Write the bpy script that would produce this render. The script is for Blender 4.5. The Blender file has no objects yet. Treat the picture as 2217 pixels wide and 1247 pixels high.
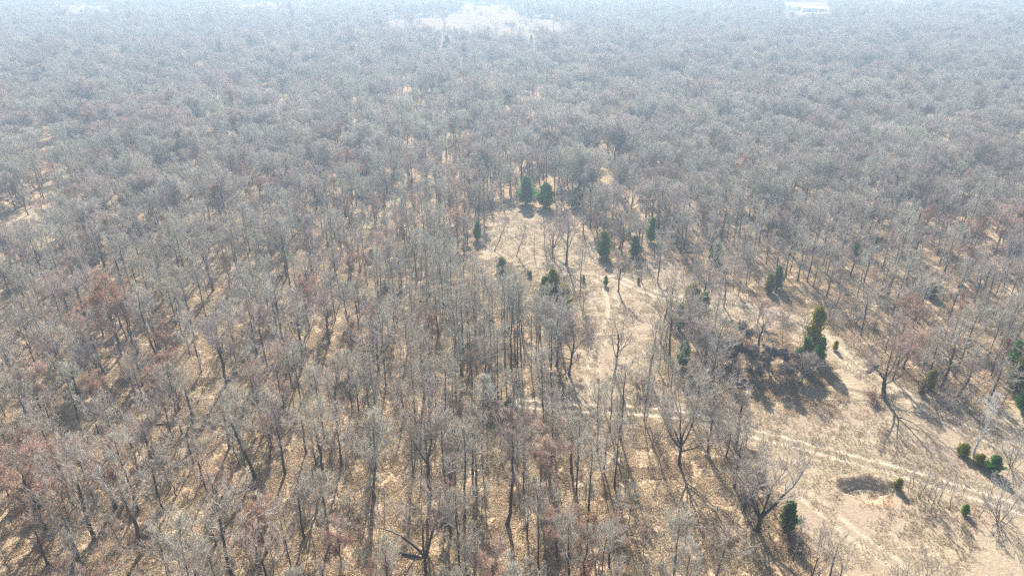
import bpy, math, random
import numpy as np

# ------------------------------------------------------------------ camera
S = bpy.context.scene
CAM_H, PITCH, FPX = 60.0, math.radians(27.0), 1478.0     # metres, angle below the horizon, focal length in photo pixels
cam_d = bpy.data.cameras.new('camera'); cam = bpy.data.objects.new('camera', cam_d)
S.collection.objects.link(cam); S.camera = cam
cam.location = (0, 0, CAM_H); cam.rotation_euler = (math.pi/2 - PITCH, 0, 0)
cam_d.sensor_width = 36; cam_d.lens = 24.0; cam_d.clip_start = 0.5; cam_d.clip_end = 12000

# ------------------------------------------------------------------ sky, sun, exposure
SUN_EL, SUN_AZ = math.radians(35.5), math.radians(-3.0)   # ahead of the camera, a touch to the left
W = bpy.data.worlds.new('World'); S.world = W; W.use_nodes = True
wn = W.node_tree; bg = wn.nodes['Background']
sky = wn.nodes.new('ShaderNodeTexSky'); sky.sky_type = 'NISHITA'; sky.sun_disc = False
sky.sun_elevation = SUN_EL; sky.sun_rotation = SUN_AZ; sky.air_density = 1.0; sky.dust_density = 1.6
wn.links.new(sky.outputs[0], bg.inputs[0]); bg.inputs[1].default_value = 0.078
sd = bpy.data.lights.new('sun', 'SUN'); sd.energy = 5.0; sd.angle = math.radians(0.55); sd.color = (1.0, 0.935, 0.83)
sun = bpy.data.objects.new('sun', sd); S.collection.objects.link(sun); sun.location = (0, 60, 150)
sun.rotation_euler = (math.pi/2 - SUN_EL, 0, math.pi - SUN_AZ)  # light travels towards the camera
S.view_settings.view_transform = 'Standard'; S.view_settings.look = 'None'
S.view_settings.gamma = 1.0; S.view_settings.exposure = 1.42
cy = S.cycles
cy.max_bounces = 5; cy.diffuse_bounces = 3; cy.glossy_bounces = 1; cy.transmission_bounces = 2
cy.transparent_max_bounces = 4; cy.volume_bounces = 0
cy.use_denoising = False
cy.filter_width = 1.35
cy.use_adaptive_sampling = False
cy.sample_clamp_indirect = 4.0

# ------------------------------------------------------------------ geometry of the view
CP, SP = math.cos(PITCH), math.sin(PITCH)
def ray(px, py):
    u = (px - 1108.5) / FPX; v = (623.5 - py) / FPX
    return np.array([u, CP + v*SP, -SP + v*CP])
def at(px, py):                                   # photo pixel -> point of the flat ground
    d = ray(px, py); k = CAM_H / -d[2]
    return d[0]*k, d[1]*k
def proj(x, y, z=0.0):
    x = np.asarray(x, float); y = np.asarray(y, float); dz = np.asarray(z, float) - CAM_H
    dep = y*CP - dz*SP; up = y*SP + dz*CP
    dep = np.where(dep < 1, 1, dep)
    return 1108.5 + FPX*x/dep, 623.5 - FPX*up/dep
def height_at(px, py, ytop):                      # height of an upright thing standing at (px, py) whose top shows at ytop
    x, y = at(px, py); lo, hi = 0.0, 40.0
    for _ in range(40):
        m = (lo+hi)/2
        if proj(x, y, m)[1] > ytop: lo = m
        else: hi = m
    return lo
def inpoly(x, y, poly):
    x = np.asarray(x, float); y = np.asarray(y, float); r = np.zeros(x.shape, bool)
    n = len(poly)
    for i in range(n):
        x0, y0 = poly[i]; x1, y1 = poly[(i+1) % n]
        if y0 == y1: continue
        c = ((y0 > y) != (y1 > y)) & (x < (x1-x0)*(y-y0)/(y1-y0) + x0)
        r ^= c
    return r
def world_poly(p): return [at(a, b) for a, b in p]
_rt = np.random.RandomState(7).rand(256, 256)
def vnoise(x, y, s, seed=0):
    x = np.asarray(x, float)/s + seed*17.3; y = np.asarray(y, float)/s + seed*9.1
    xi = np.floor(x).astype(int); yi = np.floor(y).astype(int); fx = x-xi; fy = y-yi
    fx = fx*fx*(3-2*fx); fy = fy*fy*(3-2*fy)
    g = lambda a, b: _rt[a % 256, b % 256]
    return (g(xi, yi)*(1-fx)+g(xi+1, yi)*fx)*(1-fy) + (g(xi, yi+1)*(1-fx)+g(xi+1, yi+1)*fx)*fy
def polydist(x, y, line):                         # distance to a polyline
    d = np.full(np.shape(x), 1e9)
    for (ax, ay), (bx, by) in zip(line[:-1], line[1:]):
        vx, vy = bx-ax, by-ay; t = np.clip(((x-ax)*vx+(y-ay)*vy)/(vx*vx+vy*vy), 0, 1)
        d = np.minimum(d, np.hypot(x-ax-t*vx, y-ay-t*vy))
    return d
def smooth_line(pts, n=8):
    pts = [np.array(p, float) for p in pts]; out = []
    P = [2*pts[0]-pts[1]] + pts + [2*pts[-1]-pts[-2]]
    for i in range(1, len(P)-2):
        for k in range(n):
            t = k/n; a, b, c, d = P[i-1], P[i], P[i+1], P[i+2]
            out.append(tuple(.5*((2*b)+(-a+c)*t+(2*a-5*b+4*c-d)*t*t+(-a+3*b-3*c+d)*t**3)))
    out.append(tuple(pts[-1])); return out

# open ground: regions where no tree stands
CLEAR = {
 'meadow': [(1585,905),(1640,868),(1800,905),(1842,880),(1800,790),(1800,735),(1880,790),(1960,850),(2080,880),(2217,890),(2600,980),(2900,1500),(2217,1345),(1900,1275),(1760,1195),(1700,1110),(1660,1010)],
 'lane': [(1215,900),(1235,800),(1252,700),(1262,640),(1230,600),(1150,600),(1130,592),(1120,560),(1060,560),(1040,520),(1080,455),(1110,432),(1200,468),(1290,530),(1330,590),(1400,590),(1425,640),(1440,700),(1405,730),(1430,860),(1600,880),(1600,912),(1400,905)],
 'side_path': [(1372,470),(1392,470),(1430,560),(1500,590),(1600,645),(1710,690),(1800,745),(1790,775),(1690,715),(1560,695),(1480,650),(1400,600)],
 'left_path': [(-60,500),(60,455),(120,432),(150,442),(110,492),(70,535),(-60,550)],
 'far_field': [(842,92),(890,98),(930,90),(960,96),(1000,106),(1060,98),(1100,108),(1150,104),(1215,104),(1250,66),(1195,42),(1150,40),(1120,28),(1100,10),(1050,12),(985,6),(1000,26),(970,34),(930,38),(842,40)],
 'far_field_b': [(125,54),(250,54),(245,12),(140,12)],
 'far_field_c': [(495,38),(690,34),(680,8),(500,8)],
 'far_field_d': [(1685,58),(1795,58),(1795,4),(1685,4)],
 'far_field_e': [(1868,30),(2040,30),(2040,4),(1868,4)],
}
CLEARW = {k: world_poly([(a, max(b, -20)) for a, b in v]) for k, v in CLEAR.items()}
TRACK = smooth_line([at(*p) for p in [(1130,868),(1240,878),(1380,884),(1500,897),(1600,922),(1750,962),(1900,1003),(2050,1048),(2217,1102),(2500,1215)]])
TRACK2 = smooth_line([at(*p) for p in [(1225,596),(1290,600),(1320,640),(1325,690),(1300,740),(1285,800),(1290,875)]])
TRACK3 = smooth_line([at(*p) for p in [(1740,1065),(1800,1110),(1860,1160),(1940,1215)]])
TRACK4 = smooth_line([at(*p) for p in [(1330,600),(1420,640),(1520,655),(1640,672),(1760,720),(1860,800),(1990,875),(2140,950),(2300,985)]])
PIT = at(1884, 1062)
BANKS = [smooth_line([at(*p) for p in q]) for q in (
   [(1118,532),(1160,545),(1215,549),(1260,548),(1300,552)], [(1540,850),(1640,858),(1760,866),(1850,868)],
   [(1830,842),(1900,856),(1990,862),(2060,876)])]

def ground_z(x, y):
    x = np.asarray(x, float); y = np.asarray(y, float)
    far = np.clip((np.hypot(x, y)-260)/700, 0, 1)
    z = (vnoise(x, y, 38, 1)-.5)*.9 + (vnoise(x, y, 13, 2)-.5)*.35
    z = z*np.clip((np.hypot(x, y)-0)/60, 0, 1)*(1-far)
    near = np.hypot(x, y) < 260
    if near.any():
        xn, yn = x[near] if x.shape else x, y[near] if y.shape else y
        dz = np.zeros(np.shape(xn))
        for tr, w, dp in ((TRACK, .85, .13), (TRACK2, .8, .06), (TRACK3, .8, .08), (TRACK4, .9, .05)):
            d = polydist(xn, yn, tr)
            dz -= dp*np.exp(-((d-w)/.28)**2)
            dz += dp*.5*np.exp(-(d/.45)**2)
        # hollow with a steep far bank
        rx, ry = (xn-PIT[0])/3.6, (yn-PIT[1])/2.4
        r = np.sqrt(rx*rx+ry*ry); s = np.clip((1.0-r)/np.where(ry > 0, .35, .9), 0, 1)
        dz -= .75*s*s*(3-2*s)
        dz += .18*np.exp(-((r-1.15)/.18)**2)*(ry > -.2)
        for b in BANKS:                              # little erosion steps that face the camera
            d = polydist(xn, yn, b); yy = np.interp(xn, [p[0] for p in b], [p[1] for p in b])
            dz += .2*np.exp(-(d/1.6)**2)*np.clip((yn-yy)/.25+.5, 0, 1)
        if z.shape: z[near] += dz
        else: z = z+dz
    return z

# ------------------------------------------------------------------ materials
def mat(name, rough=.85, spec=.25):
    m = bpy.data.materials.new(name); m.use_nodes = True
    nt = m.node_tree; b = nt.nodes['Principled BSDF']
    b.inputs['Roughness'].default_value = rough
    b.inputs['Specular IOR Level'].default_value = spec
    return m, nt, b
def N(nt, t, **kw):
    n = nt.nodes.new(t)
    for k, v in kw.items():
        if k.startswith('i_'): n.inputs[k[2:].replace('_', ' ')].default_value = v
        else: setattr(n, k, v)
    return n
def ramp(nt, fac, stops, interp='LINEAR'):
    r = nt.nodes.new('ShaderNodeValToRGB'); r.color_ramp.interpolation = interp
    e = r.color_ramp.elements
    while len(e) > 1: e.remove(e[0])
    for i, (p, c) in enumerate(stops):
        q = e[0] if i == 0 else e.new(p)
        q.position = p; q.color = (*c, 1)
    nt.links.new(fac, r.inputs[0]); return r.outputs[0]
def mix(nt, f, a, b, mode='MIX'):
    m = nt.nodes.new('ShaderNodeMix'); m.data_type = 'RGBA'; m.blend_type = mode
    for s, v in ((m.inputs[0], f), (m.inputs[6], a), (m.inputs[7], b)):
        if hasattr(v, 'links'): nt.links.new(v, s)
        elif isinstance(v, tuple): s.default_value = (*v, 1)
        else: s.default_value = v
    return m.outputs[2]
def math_n(nt, op, a, b=None):
    m = nt.nodes.new('ShaderNodeMath'); m.operation = op
    for i, v in enumerate((a, b)):
        if v is None: continue
        if hasattr(v, 'links'): nt.links.new(v, m.inputs[i])
        else: m.inputs[i].default_value = v
    return m.outputs[0]

def bark_mat(name, stops, scale=1.2, rough=.8, spec=.3):
    m, nt, b = mat(name, rough, spec)
    oi = N(nt, 'ShaderNodeObjectInfo'); tc = N(nt, 'ShaderNodeTexCoord')
    no = N(nt, 'ShaderNodeTexNoise', i_Scale=scale, i_Detail=3.0); nt.links.new(tc.outputs['Object'], no.inputs['Vector'])
    f = math_n(nt, 'ADD', math_n(nt, 'MULTIPLY', oi.outputs['Random'], .55), math_n(nt, 'MULTIPLY', no.outputs[0], .5))
    nt.links.new(ramp(nt, f, stops), b.inputs['Base Color']); return m
M_TRUNK = bark_mat('dark_oak_bark', [(.15,(.045,.036,.030)),(.5,(.07,.058,.048)),(.85,(.11,.093,.078))], 2.5, .9, .2)
M_LIMB = bark_mat('grey_branch_bark', [(.15,(.19,.16,.135)),(.5,(.30,.265,.23)),(.85,(.42,.39,.35))], .8, .85, .12)
M_TWIG = bark_mat('grey_twigs', [(.12,(.38,.27,.23)),(.35,(.44,.36,.31)),(.65,(.49,.44,.385)),(.9,(.43,.43,.31))], .5, .9, .08)
M_TWIGS = bark_mat('silver_green_twigs', [(.12,(.36,.31,.25)),(.5,(.44,.41,.335)),(.9,(.46,.45,.37))], .5, .9, .1)
M_LIMBS = bark_mat('silver_branch_bark', [(.15,(.22,.205,.18)),(.5,(.33,.315,.275)),(.85,(.44,.425,.375))], .8, .85, .12)
M_PALE = bark_mat('pale_bark', [(.2,(.45,.43,.40)),(.8,(.60,.58,.55))], 1.5, .6, .4)
M_BRUSH = bark_mat('brown_brush_stems', [(.2,(.13,.105,.09)),(.8,(.24,.20,.175))], .8, .8, .3)

def leaf_mat(name, stops, trans=.35, scale=2.2, rough=.6):
    m, nt, b = mat(name, rough, .3)
    oi = N(nt, 'ShaderNodeObjectInfo'); ge = N(nt, 'ShaderNodeNewGeometry')
    f = math_n(nt, 'ADD', math_n(nt, 'MULTIPLY', oi.outputs['Random'], .45), math_n(nt, 'MULTIPLY', ge.outputs['Random Per Island'], .55))
    c = ramp(nt, f, stops); nt.links.new(c, b.inputs['Base Color'])
    t = N(nt, 'ShaderNodeBsdfTranslucent'); nt.links.new(c, t.inputs[0])
    ms = N(nt, 'ShaderNodeMixShader'); ms.inputs[0].default_value = trans
    nt.links.new(b.outputs[0], ms.inputs[1]); nt.links.new(t.outputs[0], ms.inputs[2])
    nt.links.new(ms.outputs[0], nt.nodes['Material Output'].inputs[0]); return m
M_RUSSET = leaf_mat('russet_leaves', [(.1,(.21,.11,.065)),(.45,(.34,.19,.12)),(.75,(.42,.26,.17)),(.95,(.50,.33,.22))])
M_TAN = leaf_mat('tan_leaves', [(.1,(.30,.17,.12)),(.5,(.45,.29,.21)),(.9,(.58,.43,.34))])
M_RED = leaf_mat('red_brown_leaves', [(.1,(.23,.10,.06)),(.5,(.37,.19,.115)),(.9,(.48,.29,.19))])
M_CEDAR = leaf_mat('cedar_foliage', [(.1,(.12,.26,.05)),(.5,(.22,.41,.075)),(.9,(.38,.55,.11))], .7)
M_CEDARY = leaf_mat('yellow_green_cedar_foliage', [(.1,(.24,.24,.02)),(.5,(.42,.40,.04)),(.9,(.60,.54,.06))], .65)
M_CEDARG = leaf_mat('grey_green_cedar_foliage', [(.1,(.13,.20,.06)),(.5,(.25,.33,.11)),(.9,(.38,.46,.17))], .65)
M_LITTER = leaf_mat('fallen_oak_leaves', [(.0,(.15,.09,.05)),(.2,(.27,.175,.10)),(.45,(.40,.285,.16)),(.62,(.54,.415,.25)),(.82,(.74,.62,.44)),(1.,(.58,.37,.13))], .3)
M_GRASS = leaf_mat('dry_grass', [(.1,(.36,.29,.20)),(.5,(.52,.43,.31)),(.9,(.68,.58,.44))], .5)

# ------------------------------------------------------------------ mesh helpers
class MB:
    def __init__(s): s.v = []; s.q = []; s.t = []; s.n = 0; s.mq = []; s.mt = []
    def add(s, v, quads=None, tris=None, mi=0):
        if quads is not None and len(quads): s.q.append(np.asarray(quads)+s.n); s.mq.append(np.full(len(quads), mi))
        if tris is not None and len(tris): s.t.append(np.asarray(tris)+s.n); s.mt.append(np.full(len(tris), mi))
        s.v.append(np.asarray(v, float).reshape(-1, 3)); s.n += len(s.v[-1])
    def mesh(s, name, mats, smooth=True):
        me = bpy.data.meshes.new(name); v = np.concatenate(s.v)
        q = np.concatenate(s.q) if s.q else np.zeros((0,4), int); t = np.concatenate(s.t) if s.t else np.zeros((0,3), int)
        me.vertices.add(len(v)); me.vertices.foreach_set('co', v.ravel().astype(np.float32))
        me.loops.add(q.size+t.size); me.loops.foreach_set('vertex_index', np.concatenate([q.ravel(), t.ravel()]).astype(np.int32))
        me.polygons.add(len(q)+len(t))
        st = np.concatenate([np.arange(len(q))*4, q.size+np.arange(len(t))*3]).astype(np.int32)
        me.polygons.foreach_set('loop_start', st)
        mi = np.concatenate(s.mq+s.mt).astype(np.int32); me.polygons.foreach_set('material_index', mi)
        me.polygons.foreach_set('use_smooth', np.full(len(mi), smooth))
        for m in mats: me.materials.append(m)
        me.update(calc_edges=True); return me
def norm(v): return v/np.maximum(np.linalg.norm(v, axis=-1, keepdims=True), 1e-9)
def tubes(mb, P, R, sides, mi=0):
    n, k = R.shape
    t = norm(P[:, -1]-P[:, 0]); ref = np.where(np.abs(t[:, 2:3]) > .9, np.array([[1., 0, 0]]), np.array([[0., 0, 1]]))
    a = norm(np.cross(t, ref)); b = np.cross(t, a)
    ang = np.arange(sides)*2*math.pi/sides
    ring = np.cos(ang)[None, None, :, None]*a[:, None, None, :] + np.sin(ang)[None, None, :, None]*b[:, None, None, :]
    V = P[:, :, None, :] + ring*R[:, :, None, None]
    idx = np.arange(n*k*sides).reshape(n, k, sides); nx = np.roll(idx, -1, axis=2)
    q = np.stack([idx[:, :-1], nx[:, :-1], nx[:, 1:], idx[:, 1:]], -1).reshape(-1, 4)
    mb.add(V.reshape(-1, 3), quads=q, mi=mi)
def spikes(mb, P, R, mi=0):                         # 3-sided twigs ending in a point
    n = len(P); t = norm(P[:, 1]-P[:, 0]); ref = np.where(np.abs(t[:, 2:3]) > .9, np.array([[1., 0, 0]]), np.array([[0., 0, 1]]))
    a = norm(np.cross(t, ref)); b = np.cross(t, a); ang = np.arange(3)*2*math.pi/3
    base = P[:, 0][:, None] + (np.cos(ang)[None, :, None]*a[:, None] + np.sin(ang)[None, :, None]*b[:, None])*R[:, 0][:, None, None]
    V = np.concatenate([base, P[:, 1][:, None]], 1); i = np.arange(n)[:, None]*4
    tr = np.concatenate([i+np.array([[0,1,3]]), i+np.array([[1,2,3]]), i+np.array([[2,0,3]])])
    mb.add(V.reshape(-1, 3), tris=tr, mi=mi)

def grow(rs, P, R, n, t0, t1, ang, ratio, K, env=None, up=.25, wob=.18, rr=.62, tip=.35, lmin=.2, lmax=9, rabs=None):
    """children of branches P (N,K,3): n per branch, plus curvature, kept inside the crown envelope"""
    Np, Kp = R.shape
    L = np.linalg.norm(np.diff(P, axis=1), axis=2).sum(1)
    t = t0 + (t1-t0)*((np.arange(n)[None, :]+rs.rand(Np, n))/n); t = np.clip(t, 0, .999)
    f = t*(Kp-1); i = f.astype(int); fr = (f-i)[..., None]; r = np.arange(Np)[:, None]
    p0 = P[r, i]*(1-fr)+P[r, i+1]*fr; tan = norm(P[r, i+1]-P[r, i]); r0 = R[r, i]*(1-fr[..., 0])+R[r, i+1]*fr[..., 0]
    az = rs.rand(Np, 1)*6.28 + np.arange(n)[None, :]*2.4 + rs.randn(Np, n)*.5
    ref = norm(np.cross(tan, rs.randn(Np, 1, 3)+np.array([0, 0, .01]))); b = np.cross(tan, ref)
    side = np.cos(az)[..., None]*ref+np.sin(az)[..., None]*b
    aa = np.radians(ang)*(1+.28*rs.randn(Np, n))[..., None]
    aa = np.where((np.arange(n) == n-1)[None, :, None], aa*.35, aa)
    d = norm(np.cos(aa)*tan+np.sin(aa)*side + np.array([0, 0, up*.5]))
    ln = L[:, None]*ratio*(1.15-.55*t)*(.7+.6*rs.rand(Np, n)); ln = np.clip(ln, lmin, lmax)
    p0 = p0.reshape(-1, 3); d = d.reshape(-1, 3); ln = ln.ravel(); r0 = r0.ravel()
    if env is not None:
        c, e = env; o = (p0-c)/e; dd = d/e
        A = (dd*dd).sum(1); B = (o*dd).sum(1); Cc = (o*o).sum(1)-1
        disc = np.maximum(B*B-A*Cc, 0); far = (-B+np.sqrt(disc))/A
        lim = np.where(Cc < 0, far*(.86+.22*rs.rand(len(far))), lmin)
        ln = np.minimum(ln, np.maximum(lim, lmin))
        ln = np.where(d[:, 2] < -.45, ln*.5, ln)
    seg = ln/(K-1); pts = [p0]; cur = d
    for k in range(1, K):
        cur = norm(cur + rs.randn(len(cur), 3)*wob + np.array([0, 0, up/(K-1)]))
        pts.append(pts[-1]+cur*seg[:, None])
    Pn = np.stack(pts, 1)
    rb = np.full(len(r0), rabs) if rabs else np.minimum(r0*.85, r0*rr*(.8+.4*rs.rand(len(r0))))
    Rn = rb[:, None]*np.linspace(1, tip, K)[None, :]
    return Pn, Rn

def trunk_line(rs, H, r, lean=(0, 0), K=9, wob=.10, sink=.25, tip=.45):
    z = np.linspace(0, 1, K); p = np.zeros((K, 3)); p[:, 2] = z*H
    p[1:, 0] = np.cumsum(rs.randn(K-1)*wob*H/K); p[1:, 1] = np.cumsum(rs.randn(K-1)*wob*H/K)
    p[:, 0] += lean[0]*z*H; p[:, 1] += lean[1]*z*H
    R = r*(1-(1-tip)*z); R[0] = r*1.35
    p = np.vstack([p[0]-[0, 0, sink], p]); R = np.concatenate([[r*1.6], R])
    return p[None], R[None]

def tree(seed, H=10, cw=9, clear=.3, r=.2, lean=(0, 0), n1=7, kind='oak', leaf=None, nleaf=0, dens=1.0, limbs=None, limb_mat=None, leafsize=.15, wob=.12, stem=None, thick=1.0, tw=None):
    """-> (trunk mesh, crown mesh, leaves mesh or None). Grown from a trunk by five generations of branches."""
    rs = np.random.RandomState(seed); lm = limb_mat or (M_LIMBS if tw else M_LIMB)
    top = {'oak': .62, 'tall': .90, 'pole': .93}[kind] if stem is None else stem
    TP, TR = trunk_line(rs, H*top, r, lean, wob=wob, tip={'oak': .6, 'tall': .3, 'pole': .3}[kind])
    tb = MB(); tubes(tb, TP, TR, 9)
    cb = MB(); zc = H*clear; cz = (H+zc)/2
    c = np.array([lean[0]*cz, lean[1]*cz, cz]); e = np.array([cw/2, cw/2, (H-zc)/2*1.03])
    env = (c, e); K1 = 8
    if limbs:
        ps, rr_ = [], []; e = e*np.array([1.12, 1.12, 1.05]); env = (c, e)
        for (zs, az, el, ln, rad, upw) in limbs:      # start height, azimuth, elevation, length, radius, upward bend
            s = np.array([np.interp(zs, TP[0, :, 2], TP[0, :, 0]), np.interp(zs, TP[0, :, 2], TP[0, :, 1]), zs])
            d = np.array([math.cos(az)*math.cos(el), math.sin(az)*math.cos(el), math.sin(el)]); pts = [s]
            for k in range(1, K1):
                d = norm(d+rs.randn(3)*.13+np.array([0, 0, upw/K1])); pts.append(pts[-1]+d*ln/(K1-1))
            ps.append(pts); rr_.append(rad*np.linspace(1, .22, K1))
        P1, R1 = np.array(ps), np.array(rr_)
    elif kind == 'oak':
        P1, R1 = grow(rs, TP, TR, n1, max(clear/top*.75, .3), 1, 48, 1.0, K1, env, up=.5, wob=.15, rr=.55, tip=.3, lmin=H*.2, lmax=H)
    elif kind == 'tall':
        P1, R1 = grow(rs, TP, TR, n1, clear/top*.8, 1, 42, .42, K1, env, up=.7, wob=.13, rr=.42, tip=.3, lmin=.5, lmax=H*.5)
    else:
        P1, R1 = grow(rs, TP, TR, n1, clear/top, 1, 50, .22, 6, env, up=.5, wob=.15, rr=.4, tip=.3, lmin=.3, lmax=H*.3)
    R1 = R1*(.82 if limbs else 1)
    if limbs: tubes(tb, P1[:, :4], R1[:, :4], 7); tubes(cb, P1[:, 3:], R1[:, 3:], 6, 0)
    else: tubes(cb, P1, R1, 6, 0)
    if kind == 'tall' or kind == 'pole':                # the leader also bears fine branches
        P1b = np.concatenate([P1, TP[:, -K1:] if P1.shape[1] == K1 else TP[:, -P1.shape[1]:]]); R1b = np.concatenate([R1, (TR[:, -P1.shape[1]:])*.5])
    else: P1b, R1b = P1, R1
    n2 = max(3, int(round(6*dens)))
    if limbs: env = None; n2 = 9; thick *= 1.1
    P2, R2 = grow(rs, P1b, R1b, n2, .22, 1, 42, .50, 6, env, up=.35, wob=.18, rr=.5, tip=.35, lmin=.35, lmax=4.2 if not limbs else 3.6)
    R2 = np.maximum(R2, .022*thick*np.linspace(1, .6, 6)[None]); tubes(cb, P2, R2, 4, 0)
    P3, R3 = grow(rs, P2, R2, max(3, int(round(5*dens))), .15, 1, 40, .52, 4, env, up=.3, wob=.2, rr=.52, tip=.45, lmin=.3, lmax=1.8)
    tubes(cb, P3, np.maximum(R3, .014*thick), 3, 1)
    if kind == 'pole':
        P4, R4 = grow(rs, P3, R3, 3, .1, 1, 38, .6, 3, None, up=.2, wob=.2, lmin=.22, lmax=.6, rabs=.009)
        spikes(cb, P4[:, [0, 2]], R4, 1); P5 = P4
    else:
        P4, R4 = grow(rs, P3, R3, max(3, int(round(5*dens))), .12, 1, 40, .60, 3, env, up=.25, wob=.22, lmin=.28, lmax=.95, rabs=.0095*thick)
        tubes(cb, P4, R4*np.array([[1, .9, .8]])/np.linspace(1, .35, 3), 3, 1)
        P5, R5 = grow(rs, P4, R4, 3, .15, 1, 38, .70, 2, None, up=.15, wob=.2, lmin=.2, lmax=.6, rabs=.0078*thick)
        spikes(cb, P5, R5, 1)
    tm = tb.mesh('trunk', [M_TRUNK if not limb_mat else limb_mat]); cm = cb.mesh('crown', [lm, (tw or M_TWIG) if not limb_mat else limb_mat]); fm = None
    if leaf is not None:
        src = P5[:, -1]; pick = rs.randint(len(src), size=nleaf)
        # leaves cling in clumps
        cl = vnoise(src[pick][:, 0]+src[pick][:, 2]*.7, src[pick][:, 1]+31, 1.1, seed % 9) > .38
        cpos = src[pick][cl]+rs.randn(cl.sum(), 3)*.10
        fm = leaves_mesh(rs, cpos, leafsize, leaf)
    return tm, cm, fm
def leaves_mesh(rs, pos, size, m, flat=0.0, name='leaves', asp=.6):
    n = len(pos); a = norm(rs.randn(n, 3)*np.array([1, 1, 1-flat])); b = norm(np.cross(a, rs.randn(n, 3)*np.array([1-flat*.8, 1-flat*.8, 1])))
    s = (size*(.6+.8*rs.rand(n)))[:, None]; nrm = np.cross(a, b)
    fold = nrm*s*.18
    V = np.stack([pos-a*s*.5, pos+b*s*.5*asp+fold, pos+a*s*.5, pos-b*s*.5*asp+fold], 1); i = np.arange(n)[:, None]*4
    mb = MB(); mb.add(V.reshape(-1, 3), tris=np.concatenate([i+np.array([[0,1,2]]), i+np.array([[0,2,3]])]))
    return mb.mesh(name, [m], smooth=False)

def cedar(seed, H=5, w=3, m=None, shape=.9, skirt=.06, lobes=1):
    """dense conical juniper: trunk, short boughs and thousands of small sprays with gaps between the boughs"""
    rs = np.random.RandomState(seed)
    TP, TR = trunk_line(rs, H*.96, .05+H*.016, (0, 0), wob=.03, tip=.15); tb = MB(); tubes(tb, TP, TR, 7)
    n = int(130+H*18); z = (skirt+(1-skirt)*rs.rand(n)**1.25)
    prof = lambda q: (w/2)*np.clip((1-q), 0, 1)**shape*(.6+.4*np.clip(q/.2, 0, 1))
    az = rs.rand(n)*6.283
    rad = prof(z)*(.42+.9*vnoise(np.cos(az)*1.6+9, np.sin(az)*1.6+z*5, .8, seed % 7)+.2*rs.randn(n))+.12
    start = np.stack([np.interp(z*H, TP[0, :, 2], TP[0, :, 0]), np.interp(z*H, TP[0, :, 2], TP[0, :, 1]), z*H], 1)
    out = np.stack([np.cos(az), np.sin(az), .35+.9*z], 1)
    P = np.stack([start, start+out*rad[:, None]*.55, start+out*rad[:, None]+np.array([0, 0, 1])*rad[:, None]*.12], 1)
    fb = MB(); tubes(fb, P, np.tile(np.array([[.02, .012, .005]]), (n, 1)), 3, 1)
    # sprays along every bough
    k = 11; f = .3+.7*rs.rand(n, k)**.7
    base = P[:, 0][:, None]*(1-f[..., None])+P[:, 2][:, None]*f[..., None]
    base = base.reshape(-1, 3)+rs.randn(n*k, 3)*(.05+.035*w)
    base[:, 2] = np.maximum(base[:, 2], .05); m_ = len(base)
    d = norm(np.repeat(out, k, 0)*.7+rs.randn(m_, 3)*.55+np.array([0, 0, .5])); ln = (.24+.26*rs.rand(m_))*(1 if H > 2 else .6)
    s = norm(np.cross(d, rs.randn(m_, 3))); wd = ln*.34; s2 = np.cross(d, s)
    V = np.stack([base-s*wd[:, None], base+s*wd[:, None], base+d*ln[:, None], base+s2*wd[:, None]*.9], 1)
    i = np.arange(m_)[:, None]*4
    fb.add(V.reshape(-1, 3), tris=np.concatenate([i+np.array([[0,1,2]]), i+np.array([[0,3,2]]), i+np.array([[3,1,2]])]), mi=0)
    return tb.mesh('trunk', [M_TRUNK]), fb.mesh('crown', [m or M_CEDAR, M_TRUNK], smooth=False), None

def shrub(seed, H=1.8, w=2.2, m=None, n=14, leaf=None, nleaf=0, twig=1.0):
    rs = np.random.RandomState(seed); az = rs.rand(n)*6.283; el = np.radians(40+45*rs.rand(n)); K = 5
    s = np.stack([np.cos(az), np.sin(az), np.zeros(n)], 1)*(w*.12*rs.rand(n))[:, None]; s[:, 2] = -.05
    d = np.stack([np.cos(az)*np.cos(el)*w/H, np.sin(az)*np.cos(el)*w/H, np.sin(el)], 1); pts = [s]; d = norm(d)
    L = H*(.7+.4*rs.rand(n))
    for k in range(1, K):
        d = norm(d+rs.randn(n, 3)*.14+np.array([0, 0, .05])); pts.append(pts[-1]+d*(L/(K-1))[:, None])
    P = np.stack(pts, 1); R = np.tile(.022*np.linspace(1, .4, K), (n, 1))
    sb = MB(); tubes(sb, P, R, 4)
    cb = MB()
    P2, R2 = grow(rs, P, R, 6, .2, 1, 38, .5, 4, None, up=.2, wob=.2, lmin=.25, lmax=1.2, rabs=.012); tubes(cb, P2, R2, 3)
    P3, R3 = grow(rs, P2, R2, int(6*twig), .1, 1, 40, .55, 2, None, up=.1, wob=.2, lmin=.15, lmax=.6, rabs=.009); spikes(cb, P3, R3)
    fm = None
    if leaf: fm = leaves_mesh(rs, P3[rs.randint(len(P3), size=nleaf)][:, 1]+rs.randn(nleaf, 3)*.05, .12, leaf)
    return sb.mesh('stems', [m or M_BRUSH]), cb.mesh('twigs', [m or M_BRUSH]), fm

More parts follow.
